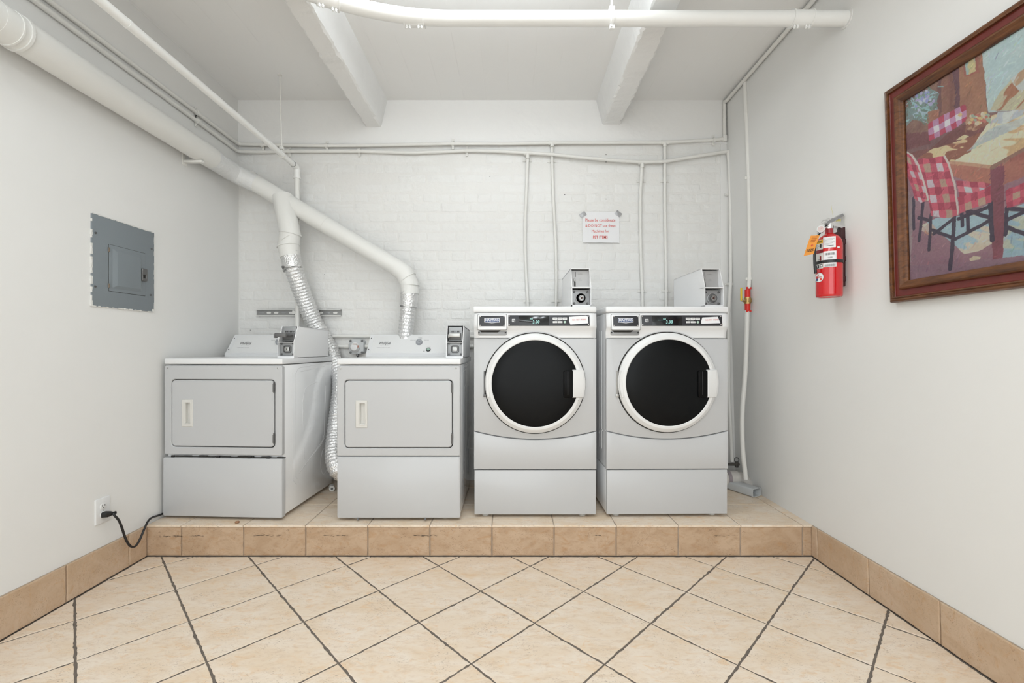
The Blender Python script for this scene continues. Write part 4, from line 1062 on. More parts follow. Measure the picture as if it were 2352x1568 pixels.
for a, b, c, d, r, lab in wp:
    t = thing('wall_pipe', lab, 'pipe', (0, 0, 0), 0, 'short horizontal pipes behind the dryers')
    dd_ = YB-.016; P = W(a, b, dd_); Q = W(c, d, dd_)
    if b > 780:
        tb('pipe', M_PIPE, t, [W(775, b, dd_), W(803, b, dd_)], r, 14); tb('pipe', M_PIPE, t, [W(839, b, dd_), Q], r, 14)
        bm = bmesh.new(); p = W(797, b, dd_); cyl(bm, p-Vector((.016, 0, 0)), p+Vector((.016, 0, 0)), r*1.25, 14); finish('coupling', bm, M_PIPE, t)
    else: tb('pipe', M_PIPE, t, [P, Q], r, 14)
    p = W(1078, b, dd_); bm = bmesh.new(); cyl(bm, p-Vector((.01, 0, 0)), p+Vector((.01, 0, 0)), r*1.35, 12); box(bm, p.x-.004, p.x+.004, p.y-.02, p.y+.01, p.z+r, p.z+r+.018, .001); finish('strap', bm, M_PIPE, t)

# ------------------------------------------------------------------ electrical panel on the left wall (local x = along the wall, -y = out)
def leftwall(name, label, cat, y, z, group=None):
    t = thing(name, label, cat, (XL, y, z), R(90), group); return t
# with rz = +90: local x -> world +Y, local -y -> world +X
t = leftwall('electrical_panel', 'grey metal electrical panel flush in the left wall with a hinged door', 'panel', 2.257, CH+.4115)
pw, ph = .365, .433
bm = bmesh.new(); slab(bm, 0, 0, pw, ph, .003, -.006, .02, .0015); cov = finish('cover', bm, M_ELEC, t)
rs = random.Random(11); bm = bmesh.new()
for (a, b) in (((-pw/2, -ph/2), (pw/2, -ph/2)), ((pw/2, -ph/2), (pw/2, ph/2)), ((pw/2, ph/2), (-pw/2, ph/2)), ((-pw/2, ph/2), (-pw/2, -ph/2))):
    n = 34
    for k in range(n):
        if rs.random() < .25: continue
        u = k/n; x = a[0]+(b[0]-a[0])*u; z = a[1]+(b[1]-a[1])*u; w_ = rs.uniform(.0010, .0036); dj = rs.uniform(0, .0009); l = (pw if a[1] == b[1] else ph)/n
        if a[1] == b[1]: box(bm, min(x, x+(l if b[0] > a[0] else -l)), max(x, x+(l if b[0] > a[0] else -l)), -.0066-dj, .004, z-w_, z+w_)
        else: box(bm, x-w_, x+w_, -.0066-dj, .004, min(z, z+(l if b[1] > a[1] else -l)), max(z, z+(l if b[1] > a[1] else -l)))
box(bm, pw/2-.016, pw/2-.001, -.0078, .004, -ph/2+.001, -ph/2+.014)
o = finish('paint_edge', bm, M_CRUST, t, 0); o['kind'] = 'stuff'
def EP(px, py):
    p = WX(px, py, XL+.006); return (p.y-2.257, p.z-(CH+.4115))
x0, zt_ = EP(250, 563); x1, _ = EP(333, 585); _, zb_ = EP(250, 666)
zt_ = EP(250, 561)[1]; zb_ = EP(250, 667.5)[1]
dcx, dcz, dw, dh = (x0+x1)/2, (zt_+zb_)/2, x1-x0, zt_-zb_
bm = bmesh.new(); slab(bm, dcx, dcz, dw+.0035, dh+.0035, .002, -.0064, -.003, .0001); finish('door_gap', bm, M_GAP, t)
bm = bmesh.new(); slab(bm, dcx, dcz, dw, dh, .002, -.0082, -.004, .001); dr = finish('door', bm, M_ELEC, t)
bm = bmesh.new(); L = []
for d, y in ((0, -.0080), (.012, -.0035),):
    pass
# raised field of the door with sloped edges
cxx = dcx-.004
L = [[(x, -.0080, z) for x, z in rr(cxx, dcz, dw*.80, dh*.86, .004)], [(x, -.0165, z) for x, z in rr(cxx+.002, dcz, dw*.80-.028, dh*.86-.024, .004)], [(x, -.0175, z) for x, z in rr(cxx+.002, dcz, dw*.80-.033, dh*.86-.029, .003)]]
loft(bm, L, False, True); finish('raised_field', bm, M_ELEC, dr)
a = EP(320.5, 616); b = EP(334.5, 646); lxx, lzz = (a[0]+b[0])/2, (a[1]+b[1])/2
bm = bmesh.new(); frame(bm, (lxx, lzz, .034, .066, .004), (lxx-.001, lzz-.010, .018, .018, .002), -.0195, -.007, .002); la = finish('latch', bm, M_DGREY, dr)
bx('latch_recess', M_GAP, la, lxx-.010, lxx+.008, -.010, -.0085, lzz-.019, lzz-.001)
for zz_ in (dcz+dh*.385, dcz-dh*.39):
    bm = bmesh.new(); cyl(bm, (x0-.002, -.0085, zz_-.010), (x0-.002, -.0085, zz_+.010), .0042, 10); finish('hinge', bm, mat('dull_hinge', (.16, .13, .10), .5, metal=.3), dr)
for px, py in ((219.5, 534.5), (348, 571.5), (218.5, 657.5), (346.5, 677)):
    x, z = EP(px, py); bm = bmesh.new(); lathe(bm, [(.0055, 0), (.005, -.0025), (.0022, -.003), (.002, -.001)], (x, -.006, z), 'y', 12); finish('screw', bm, M_DGREY, cov)

# outlet, plug and cord
po = WX(234, 1172, XL+.003)
t = leftwall('wall_outlet', 'white duplex outlet on the left wall above the tiled baseboard', 'outlet', 2.1325, CH-.779)
bm = bmesh.new(); slab(bm, 0, 0, .076, .120, .004, -.006, .001, .003); pl = finish('cover_plate', bm, M_WHITE2, t)
for zc in (.0195, -.0195):
    bm = bmesh.new(); slab(bm, 0, zc, .034, .029, .012, -.0085, -.004, .001); re = finish('receptacle', bm, M_WHITE2, t)
    if zc > 0:
        for x, h_ in ((-.0065, .0095), (.0065, .008)): bx('socket_slot', M_GAP, re, x-.0013, x+.0013, -.0090, -.0080, zc+.001, zc+.001+h_)
        bm = bmesh.new(); cyl(bm, (0, -.0090, zc-.007), (0, -.008, zc-.007), .0026, 10); finish('socket_hole', bm, M_GAP, re)
screw('screw', pl, 0, -.0058, 0, .0028)
t = thing('power_cord', 'black power cord plugged into the wall outlet, drooping to the left dryer', 'cord', (0, 0, 0))
pz = CH-.7985
bm = bmesh.new()
loft(bm, [[(XL+.0095, 2.1325+a, pz+b) for a, b in rr(0, 0, .030, .026, .006, 3)], [(XL+.032, 2.1325+a, pz+b) for a, b in rr(.003, 0, .028, .024, .007, 3)],
          [(XL+.038, 2.139+a, pz+b) for a, b in rr(.004, 0, .018, .018, .008, 3)], [(XL+.041, 2.148+a*.2, pz+b) for a, b in rr(.0, 0, .012, .014, .006, 3)]])
finish('plug', bm, M_BLACK, t)
cp_ = [(XL+.041, 2.148, pz)]+[tuple(WX(px, py, X)) for px, py, X in ((262, 1183, -1.903), (273, 1193, -1.899), (281, 1214, -1.897), (289, 1240, -1.896), (300, 1256, -1.895), (311, 1256, -1.897), (321, 1240, -1.902), (332, 1213, -1.912), (340, 1195, -1.925), (350, 1187, -1.935), (362, 1184.5, -1.9425))]
cp_.append((-1.9425, 2.60, CH-.935))
tb('cable', M_BLACK, t, smooth_path(cp_, .012, 2), .0053, 12)
bm = bmesh.new()
for k in range(3): 
    y = 2.149+k*.004; cyl(bm, (XL+.041+k*.0012, y, pz), (XL+.042+k*.0012, y+.002, pz), .0072, 10)
finish('strain_relief', bm, M_BLACK, t)

# ------------------------------------------------------------------ paper sign on the bricks
t = thing('paper_sign', 'white paper notice taped to the bricks above the left coin box, red lettering', 'sign', W(1380, 520, YB-.006))
k = YB/F
bm = bmesh.new(); nx, nz = 14, 10; V = []
for j in range(nz+1):
    row = []
    for i in range(nx+1):
        u, v = i/nx, j/nz; x = (-41.5+84*u)*k; z = (-37.5+71*v)*k+(0.6-1.2*u)*k*.3
        cur = .006*max(0, (.11-v)/.11)**1.5*(.7+.3*math.sin(u*5))
        row.append(bm.verts.new((x, -cur-.0012*math.sin(u*3.1), z)))
    V.append(row)
for j in range(nz):
    for i in range(nx): bm.faces.new((V[j][i], V[j][i+1], V[j+1][i+1], V[j+1][i]))
pp_ = finish('paper', bm, M_PAPER, t, 60)
for body, py, px0, px1, h_, bo in (('Please be considerate', 505.6, 1344.6, 1413.2, 7.2, 0), ('& DO NOT use these', 518.2, 1344.6, 1413.4, 6.0, 0), ('Machines for', 530.8, 1359, 1399, 6.2, 0), ('PET ITEMS', 544.5, 1362, 1395.5, 6.6, .016)):
    text('lettering', body, M_REDTXT, pp_, ((px0+px1)/2-1380)*k, -.0024, (520-py)*k, (px1-px0)*k, h_*k, bo)
for (px, py, an) in ((1339, 493, 35), (1420, 491, -38)):
    bm = bmesh.new(); slab(bm, 0, 0, 14*k, 10*k, .001, -.004, -.003, .0002); bmesh.ops.transform(bm, matrix=Matrix.Translation(((px-1380)*k, 0, (520-py)*k)) @ Matrix.Rotation(-R(an), 4, 'Y'), verts=bm.verts)
    finish('tape', bm, M_TAPEG, t)

# ------------------------------------------------------------------ fire extinguisher
ex, ey, ez = 1.512, 2.109, CH+.239
t = thing('fire_extinguisher', 'red fire extinguisher with an orange tag hanging on the right wall', 'fire extinguisher', (ex, ey, ez), R(0))
view = math.atan2(-ey, -ex)        # direction towards the camera, in the xy plane
er = .0535
bm = bmesh.new(); lathe(bm, [(er-.012, .004), (er-.004, 0), (er-.001, .003), (er, .012), (er, .245), (er-.003, .262), (er-.010, .278), (er-.022, .290), (er-.033, .296), (.0175, .300)], (0, 0, 0), 'z', 48); finish('cylinder', bm, M_RED, t, 40)
bm = bmesh.new(); lathe(bm, [(.0165, .296), (.0165, .324), (.0145, .327)], (0, 0, 0), 'z', 24); finish('neck', bm, mat('red_neck', (.35, .02, .03), .3), t)
def cylmap(me, r, c, z0):
    """bend an XZ-plane mesh round the bottle; x=0 is at angle c from the view direction"""
    co = np.empty(len(me.vertices)*3); me.vertices.foreach_get('co', co); co = co.reshape(-1, 3)
    an = view+c+co[:, 0]/r; rr_ = r-co[:, 1]
    me.vertices.foreach_set('co', np.stack([rr_*np.cos(an), rr_*np.sin(an), co[:, 2]+z0], 1).ravel()); me.update(); return me
ef = 2.109*1.0/F
def T(px): return math.asin(max(-1, min(1, (px-1905.8)/32.8)))
def Z_(py): return (682-py)*.30/145.0
def patch(name, m, px0, px1, py0, py1, out=.0006, parent=None):
    bm = bmesh.new(); a0, a1 = T(px0), T(px1); n = 10; zz0, zz1 = Z_(py1), Z_(py0); V = []
    for i in range(n+1):
        a = view+a0+(a1-a0)*i/n; r = er+out; V.append((bm.verts.new((r*math.cos(a), r*math.sin(a), zz0)), bm.verts.new((r*math.cos(a), r*math.sin(a), zz1))))
    for i in range(n): bm.faces.new((V[i][0], V[i+1][0], V[i+1][1], V[i][1]))
    return finish(name, bm, m, parent or t, 40)
l1 = patch('instruction_label', M_CREAM, 1874.5, 1891.3, 553, 577); patch('label_header', M_YLABEL, 1874.5, 1891.5, 553.5, 561, .0009, l1)
l2 = patch('inspection_label', M_PAPER, 1892, 1921, 549, 573.5)
l3 = patch('instruction_label', M_CREAM, 1875, 1892, 583, 618); l4 = patch('barcode_label', M_PAPER, 1892.5, 1922.5, 581, 616.5)
patch('red_band', M_DRED, 1873.6, 1892, 575, 583, .0010)
def wtext(body, m, px0, px1, py0, py1, parent, out=.0012, bold=.01):
    a0, a1 = T(px0), T(px1)
    me = text('lettering', body, m, parent, 0, 0, 0, abs(a1-a0)*er, Z_(py0)-Z_(py1), bold, place=False)
    co = np.empty(len(me.vertices)*3); me.vertices.foreach_get('co', co); co = co.reshape(-1, 3); co[:, 1] = -out; me.vertices.foreach_set('co', co.ravel())
    cylmap(me, er, (a0+a1)/2, (Z_(py0)+Z_(py1))/2); me.materials.append(m); return link('lettering', me, None, parent, 0)
wtext('INSTRUCTIONS', M_INK, 1864+10, 1889, 555, 559.5, l1, .0014, .02)
for k in range(6): patch('print_line', M_INKG, 1894, 1918-(k % 3)*3, 553+k*2.6, 553.6+k*2.6, .0009, l2)
patch('print_line', M_INK, 1898, 1916, 568.5, 569.6, .0009, l2)
for k in range(5): patch('print_line', M_INKG, 1876, 1880+(k % 2)*2, 563+k*2.4, 563.7+k*2.4, .0009, l1)
patch('pictogram', M_INK, 1884, 1888, 563, 571, .0009, l1); patch('pictogram', M_INKG, 1881, 1890, 566, 567.5, .0009, l1)
patch('pictogram', M_DRED, 1884, 1887.5, 590, 600, .0009, l3); patch('pictogram', M_INKG, 1880, 1889, 597, 598.4, .0009, l3)
patch('pictogram', M_INK, 1876.5, 1882.5, 610, 616.5, .0009, l3); patch('pictogram', M_INK, 1884.5, 1890.5, 608.5, 615.5, .0009, l3)
patch('pictogram', M_PAPER, 1878, 1880.5, 611, 614.5, .0012, l3); patch('pictogram', M_PAPER, 1886, 1889, 610, 613.5, .0012, l3)
rs = random.Random(4); x = 1896.0
while x < 1919:
    w_ = rs.choice((.5, .5, .9, 1.3)); patch('barcode_bar', M_INK, x, x+w_, 585, 590, .0009, l4); x += w_+rs.choice((.6, .9))
x = 1895.5
while x < 1919.5:
    patch('barcode_bar', M_INK, x, x+.6, 610.2, 615.5, .0009, l4); x += 1.25
wtext('UL LISTED', M_INK, 1903, 1913.5, 594, 596.8, l4, .0012)
patch('sticker_scrap', M_PAPER, 1924.5, 1930, 571.5, 575.5)
# oval logo
def oval(name, m, cx_, cy_, rx_, ry_, out, parent):
    bm = bmesh.new(); vs = []
    for k in range(28):
        a = k/28*2*math.pi; px = cx_+rx_*math.cos(a); an = view+T(px); z = Z_(cy_+ry_*math.sin(a)); vs.append(bm.verts.new(((er+out)*math.cos(an), (er+out)*math.sin(an), z)))
    c = bm.verts.new(((er+out)*math.cos(view+T(cx_)), (er+out)*math.sin(view+T(cx_)), Z_(cy_)))
    for k in range(28): bm.faces.new((c, vs[k], vs[(k+1) % 28]))
    return finish(name, bm, m, parent, 60)
ol = oval('logo_oval', M_INKG, 1883, 638, 10.4, 10.6, .0010, t); oval('logo_field', M_PAPER, 1883, 638, 9.8, 10, .0013, ol)
wtext('BADGER', M_REDTXT, 1874.8, 1889, 636, 638.6, ol, .0016); oval('logo_flame', M_REDTXT, 1880.5, 632.8, 1.3, 2.6, .0016, ol)
patch('logo_block', M_BLUE, 1875.8, 1880, 640, 645, .0016, ol); patch('logo_block', M_REDTXT, 1884.5, 1889.6, 640, 645, .0016, ol)
# valve head
vx, vz = 0, .327
d0 = Vector((math.cos(view), math.sin(view), 0)); side = Vector((-d0.y, d0.x, 0))
side = -side if (side.x < 0) else side               # side points right in the picture
bm = bmesh.new(); cyl(bm, (0, 0, .322), (0, 0, .345), .0175, 20); cyl(bm, (0, 0, .345), (0, 0, .356), .012, 16); box(bm, -.010, .012, -.012, .012, .345, .372, .003); vh = finish('valve_head', bm, M_CHROME, t)
def bar(bm, a, b, w_, h_):
    a, b = Vector(a), Vector(b); d = (b-a).normalized(); u = d.cross(Vector((0, 0, 1))).normalized(); v_ = u.cross(d)
    loft(bm, [[p+u*sx*w_/2*s+v_*sz*h_/2 for sx, sz in ((-1, -1), (1, -1), (1, 1), (-1, 1))] for p, s in ((a, .7), (a.lerp(b, .5), 1), (b, 1))])
E_ = lambda px, py, dep=0: Vector(W(px, py, ey+dep))-Vector((ex, ey, ez))
bm = bmesh.new(); bar(bm, E_(1896, 512, -.01), E_(1937, 524, .004), .020, .012); finish('carry_handle', bm, M_CHROME, vh)
bm = bmesh.new(); bar(bm, E_(1897, 515, -.012), E_(1911, 503, -.006), .018, .010); bar(bm, E_(1905, 510, -.004), E_(1932, 494.5, .004), .026, .012); finish('squeeze_lever', bm, mat('satin_lever', (.35, .35, .36), .25, metal=.7), vh)
g = E_(1885.5, 526.5, -.035); gd = d0
bm = bmesh.new(); cyl(bm, g-gd*.006, g+gd*.008, .0165, 24); ga = finish('pressure_gauge', bm, M_STEEL, vh)
bm = bmesh.new(); cyl(bm, g+gd*.0081, g+gd*.0088, .0132, 24); finish('gauge_dial', bm, mat('gauge_face', (.62, .50, .48), .5), ga)
bm = bmesh.new(); bar(bm, g+gd*.0092-side*.001, g+gd*.0092+side*.005+Vector((0, 0, .006)), .0015, .0006); finish('gauge_needle', bm, M_REDTXT, ga)
bm = bmesh.new(); cyl(bm, Vector((0, 0, .335)), g-gd*.004, .006, 10); finish('gauge_stem', bm, M_CHROME, ga)
pr = E_(1893, 509, -.016); bm = bmesh.new(); tube(bm, [pr+side*.011*math.cos(a*math.pi/8)+Vector((0, 0, .006*math.sin(a*math.pi/8)))+d0*.003*math.cos(a*math.pi/8) for a in range(17)], .0010, 6); finish('pull_pin', bm, M_STEEL, vh)
bm = bmesh.new(); tube(bm, [E_(1914, 497, .0), E_(1911, 484, .0), E_(1908.7, 471.5, .0)], .0007, 5); tube(bm, [E_(1900, 513, -.014), E_(1912, 510, -.01), E_(1922, 508, 0)], .0010, 5)
box(bm, *[v for c in [E_(1926, 505, .004)] for v in (c.x-.011, c.x+.011, c.y-.001, c.y+.001, c.z-.006, c.z+.005)], .001); finish('seal_tie', bm, mat('yellow_seal', (.66, .60, .20), .5), vh)
# hose
hp = [Vector((0, 0, .335))+d0*.012-side*.01, E_(1884, 532, -.03), E_(1877, 543, -.03), E_(1871.5, 560, -.022), E_(1871, 585, -.014), E_(1871.5, 610, -.012), E_(1873.5, 628, -.012)]
tb('discharge_hose', M_BLACK, t, smooth_path(hp, .008, 2), .0062, 12)
# bracket and strap
bm = bmesh.new(); lathe(bm, [(er+.0010, Z_(607)), (er+.0025, Z_(607)), (er+.0025, Z_(600.5)), (er+.0010, Z_(600.5))], (0, 0, 0), 'z', 48, False); finish('strap', bm, M_BLACK, t)
bm = bmesh.new(); xw = XR(ez+.2)-ex
box(bm, er-.004, xw-.001, -.008, .018, .05, .33, .003); box(bm, er-.02, xw-.001, -.006, .020, .262, .308, .003)
for z in (.26, .18, .085): box(bm, er-.01, xw-.002, -.014, .030, z-.012, z+.012, .003)
finish('wall_bracket', bm, mat('maroon_bracket', (.045, .012, .014), .4), t)
# orange tag
tg = thing('inspection_tag', 'orange inspection tag marked 2025 hanging from the fire extinguisher', 'tag', Vector((ex, ey, ez))+E_(1876, 541, -.05))
org = E_(1876, 541, -.05); cor = [E_(px, py, -.05)-org for px, py in ((1862, 541), (1882.5, 540), (1868.5, 583.5), (1846, 588))]
bm = bmesh.new(); V = []
def tp(u, v): return (cor[0]*(1-u)+cor[1]*u)*(1-v)+(cor[3]*(1-u)+cor[2]*u)*v+d0*.010*math.sin(v*2.6)*(1-.3*u)
for j in range(9): V.append([bm.verts.new(tp(i/4, j/8)) for i in range(5)])
for j in range(8):
    for i in range(4): bm.faces.new((V[j][i], V[j][i+1], V[j+1][i+1], V[j+1][i]))
tgp = finish('tag_card', bm, M_ORANGE, tg, 60)
def tagtext(body, m, u0, u1, v0, v1, bold=.01):
    me = text('lettering', body, m, tgp, 0, 0, 0, 1, 1, bold, place=False); co = np.empty(len(me.vertices)*3); me.vertices.foreach_get('co', co); co = co.reshape(-1, 3)
    out = [tp(u0+(u1-u0)*(c[0]+.5), v0+(v1-v0)*(.5-c[2]))+d0*.0012 for c in co]; me.vertices.foreach_set('co', [q for p_ in out for q in p_]); me.update(); me.materials.append(m); link('lettering', me, None, tgp, 0)
tagtext('2025', M_INK, .12, .88, .70, .84, .02); tagtext('+', M_REDTXT, .42, .66, .46, .58, .05)
for k in range(4): tagtext('—————', mat('orange_print', (.55, .16, .03), .6), .22, .86-.05*k, .06+.085*k, .10+.085*k, .01)
bm = bmesh.new(); tube(bm, [Vector((0, 0, .004)), E_(1884, 532, -.045)-org], .0008, 5); finish('string', bm, M_PAPER, tg)

# ------------------------------------------------------------------ things on the floor and platform
t = thing('drain_pipe', 'grimy white drain pipe stub low behind the right washer', 'pipe', (0, 0, 0))
dpz = PZ+.062; dy = 3.03
tb('pipe', M_PVC, t, [(1.25, dy, dpz), (1.545, dy, dpz)], .052, 24)
ring('band', (1.48, dy, dpz), (2, dy, dpz), .0545, .022, t, mat('purple_grey_band', (.30, .26, .27), .5))
bm = bmesh.new(); tube(bm, curve_bent([(1.53, dy, dpz), (1.585, dy, dpz), (1.60, dy-.02, PZ+.01)], .03, 5), .046, 20); finish('elbow', bm, M_PVC, t)
t = thing('hose_bib', 'dirty brass pipe fitting in the right corner above the drain pipe', 'fitting', (0, 0, 0))
p = W(1688, 1066, 3.12); bm = bmesh.new(); cyl(bm, p+Vector((-.05, 0, 0)), p+Vector((.03, 0, 0)), .009, 10); cyl(bm, p+Vector((.012, 0, -.02)), p+Vector((.012, 0, .018)), .012, 10); finish('body', bm, mat('dirty_metal', (.10, .09, .08), .6, metal=.3), t)
bm = bmesh.new(); tube(bm, [p+Vector((.012, -.0, .02))+Vector((.016*math.cos(a*math.pi/6), 0, .012+.016*math.sin(a*math.pi/6))) for a in range(13)], .0035, 6); finish('handle', bm, M_DGREY, t)
t = thing('downspout_piece', 'short pale grey rectangular plastic tube lying on the platform by the right wall', 'tube', (0, 0, 0))
a = W(1704, 1101, 3.10); b = W(1709, 1118, 2.90); a.z = PZ+.030; b.z = PZ+.030
a = Vector((1.545, 3.02, PZ+.029)); b = Vector((1.575, 2.84, PZ+.029)); a.x = 1.49
d = (b-a).normalized(); u = Vector((0, 0, 1)).cross(d).normalized()
bm = bmesh.new()
def lp_(c, w_, h_, r): return [c+u*x+Vector((0, 0, z)) for x, z in rr(0, 0, w_, h_, r, 3)]
loft(bm, [lp_(a, .078, .054, .010), lp_(b, .078, .054, .010), lp_(b, .071, .047, .008), lp_(b-d*.17, .071, .047, .008)], True, True); finish('shell', bm, M_GRBOX, t, 30)
bm = bmesh.new(); box(bm, -.02, .02, -.01, .01, -.006, .006, .003); bmesh.ops.transform(bm, matrix=Matrix.Translation(b-d*.05+Vector((0, 0, -.014))), verts=bm.verts); finish('debris', bm, M_GAP, t)
def pebble(name, label, cat, px, py, d, r, m, sq=.5):
    p = W(px, py, d); bm = bmesh.new(); bmesh.ops.create_icosphere(bm, subdivisions=2, radius=r); rs = random.Random(int(px))
    for v in bm.verts: v.co *= 1+rs.uniform(-.12, .12); v.co.z *= sq
    mz = min(v.co.z for v in bm.verts); o = finish(name, bm, m, None, 60, (p.x, p.y, PZ-mz)); return tag(o, label, cat)
pebble('pebble', 'small brown pebble on the platform edge in front of the left dryer', 'pebble', 545, 1196, 2.42, .0115, mat('brown_stone', (.33, .17, .09), .5))
pebble('paper_scrap', 'tiny white paper scrap on the platform behind the right washer', 'scrap', 1688, 1118, 2.98, .010, M_PAPER, .4)
p = W(762, 1108, 2.97)
t = thing('bottle_cap', 'small white cap lying on its side between the two dryers', 'cap', (p.x, p.y, PZ+.018), R(25))
bm = bmesh.new(); cyl(bm, (0, -.022, 0), (0, .022, 0), .018, 18); finish('cap', bm, M_CREAM, t); bm = bmesh.new(); cyl(bm, (0, -.0235, 0), (0, -.021, 0), .0075, 12); finish('cap_hole', bm, M_DGREY, t)
t = thing('floor_pipe', 'grey pipe standing on the platform between the dryers below the hose loop', 'pipe', (0, 0, 0))
tb('pipe', M_PVC, t, [(-1.045, 2.93, PZ), (-1.045, 2.93, PZ+.13)], .030, 16); ring('coupling', (-1.045, 2.93, PZ+.02), (-1.045, 2.93, 3), .035, .03, t, M_PVC)
# ------------------------------------------------------------------ framed painting on the right wall
# local frame: origin at the lower left outer corner, x = towards the camera (world -Y), z = up the leaning wall, -y = out of the wall
FX = 1.593; z_lo, z_hi = CH+.184, CH+1.050; y_l = 1.836; PWD = 1.15; PHT = z_hi-z_lo+.003
t = thing('framed_painting', 'large framed painting of a table and checked chairs hanging on the right wall', 'painting', (XR(z_lo)-.003, y_l, z_lo))
lean = math.atan(.0277)
t.rotation_euler = Matrix(((0, -0.0, 0), (0, 0, 0), (0, 0, 0))).to_euler()
# columns: local x -> world -Y ; local y -> world +X ; local z -> up, leaning
up = Vector((-math.sin(lean), 0, math.cos(lean))); ax = Vector((0, -1, 0)); ay = up.cross(ax)
if ay.x < 0: ay = -ay
Mf = Matrix((ax, ay, up)).transposed().to_4x4()
t.matrix_world = Matrix.Translation((XR(z_lo)-.003, y_l, z_lo)) @ Mf
FW = .082
prof = [(0, -.002), (0, -.018), (.004, -.026), (.010, -.029), (.015, -.027), (.018, -.031), (.022, -.030), (.0235, -.022)]
band = [(.0235, -.022), (.025, -.020), (.048, -.016), (.0485, -.020)]
inner = [(.0485, -.020), (.051, -.029), (.056, -.034), (.062, -.034), (.068, -.029), (.072, -.027), (.077, -.024), (.0815, -.019), (.082, -.010)]
def molding(name, pr, m):
    bm = bmesh.new(); L = []
    for (d, y) in pr: L.append([(d, y, d), (PWD-d, y, d), (PWD-d, y, PHT-d), (d, y, PHT-d)])
    V = [[bm.verts.new(p) for p in l] for l in L]
    for a, b in zip(V, V[1:]):
        for j in range(4): bm.faces.new((a[j], a[(j+1) % 4], b[(j+1) % 4], b[j]))
    return finish(name, bm, m, t, 25)
molding('outer_moulding', prof, M_WOOD); molding('red_band', band, M_MAHOG); molding('inner_moulding', inner, M_WOOD)
bx('backing', M_DGREY, t, .01, PWD-.01, -.008, -.001, .01, PHT-.01)
# the picture: painted as vertex colours on a fine grid
IW, IH = PWD-2*FW+.004, PHT-2*FW+.004
NX, NZ = 460, 500
ph = t.matrix_world.inverted()
PO = t.matrix_world @ Vector((0, -.010, 0)); nrmw = (t.matrix_world.to_3x3() @ Vector((0, 1, 0)))
def canvas(cx_, cy_):
    """crop coordinates (2.179 px per photo px, origin x=2000) -> metres on the canvas"""
    px, py = 2000+cx_/2.179, cy_/2.179
    d = Vector(((px-CX)/F, 1, (CY-py)/F)); o = Vector((0, 0, CH)); s = (PO-o).dot(nrmw)/d.dot(nrmw); q = ph @ (o+d*s)
    return ((q.x-FW+.002), (q.z-FW+.002))
gx = np.concatenate([np.linspace(0, .50, 401)[:-1], np.linspace(.50, IW, NX-399)]); gz = (np.arange(NZ+1)/NZ)*IH
GX, GZ = np.meshgrid(gx, gz)
rng = np.random.default_rng(3)
def vnoise(sx, sz, seed, rot=0):
    r = np.random.default_rng(seed); n = 64; g = r.random((n, n)); c, s = math.cos(rot), math.sin(rot)
    u = (GX*c+GZ*s)*sx; v = (-GX*s+GZ*c)*sz; ui = np.floor(u).astype(int); vi = np.floor(v).astype(int); fu = u-ui; fv = v-vi; fu = fu*fu*(3-2*fu); fv = fv*fv*(3-2*fv)
    a = g[ui % n, vi % n]; b = g[(ui+1) % n, vi % n]; c_ = g[ui % n, (vi+1) % n]; d_ = g[(ui+1) % n, (vi+1) % n]
    return (a*(1-fu)+b*fu)*(1-fv)+(c_*(1-fu)+d_*fu)*fv
IMG = np.zeros(GX.shape+(3,)); WAVX = (vnoise(45, 45, 21)-.5)*.0045; WAVZ = (vnoise(45, 45, 22)-.5)*.0045
def rgb(r, g, b): return np.array([r, g, b])/255.0
def inside(poly):
    x = GX+WAVX; z = GZ+WAVZ; m = np.zeros(GX.shape, bool); P_ = [canvas(*p) for p in poly]
    for i in range(len(P_)):
        (x1_, z1_), (x2_, z2_) = P_[i-1], P_[i]
        c = ((z1_ > z) != (z2_ > z)) & (x < (x2_-x1_)*(z-z1_)/(z2_-z1_+1e-12)+x1_); m ^= c
    return m
def paint(poly, col, col2=None, sc=(30, 30), rot=0, seed=1, th=None, al=1.0):
    m = inside(poly)
    if col2 is None: col2 = col*.9
    n = vnoise(sc[0], sc[1], seed, rot)*.65+vnoise(sc[0]*2.7, sc[1]*2.7, seed+100, rot)*.35
    if th is not None: n = np.clip((n-th)/.06+.5, 0, 1)
    c = col[None, None, :]*(1-n[..., None])+col2[None, None, :]*n[..., None]
    IMG[m] = IMG[m]*(1-al)+c[m]*al
def line(pts, wdt, col):
    P_ = [canvas(*p) for p in pts]; x = GX+WAVX*.6; z = GZ+WAVZ*.6
    for (x1_, z1_), (x2_, z2_) in zip(P_, P_[1:]):
        dx, dz = x2_-x1_, z2_-z1_; tt = np.clip(((x-x1_)*dx+(z-z1_)*dz)/(dx*dx+dz*dz+1e-12), 0, 1); dist = np.hypot(x-x1_-tt*dx, z-z1_-tt*dz)
        IMG[dist < wdt] = col
BIG = [(0, -400), (2600, -900), (2600, 2400), (0, 2400)]
paint(BIG, rgb(118, 82, 84), rgb(140, 104, 96), (8, 22), 0, 1)
paint([(120, 480), (330, 380), (330, 640), (130, 700)], rgb(112, 74, 72), rgb(150, 112, 92), (40, 60), .5, 2)
paint([(330, 380), (450, 320), (450, 610), (400, 640), (330, 600)], rgb(118, 72, 68), rgb(152, 104, 84), (60, 8), 0, 3)
paint([(440, 310), (555, 240), (586, 560), (480, 620), (450, 600)], rgb(152, 104, 84), rgb(172, 122, 92), (30, 14), 0, 4)
paint([(455, 300), (530, 258), (545, 365), (470, 385)], rgb(150, 86, 76), rgb(168, 100, 84), (20, 20), 0, 5)
paint([(466, 292), (515, 266), (527, 358), (480, 376)], rgb(205, 190, 140), rgb(160, 185, 180), (60, 30), 0, 6, .5)
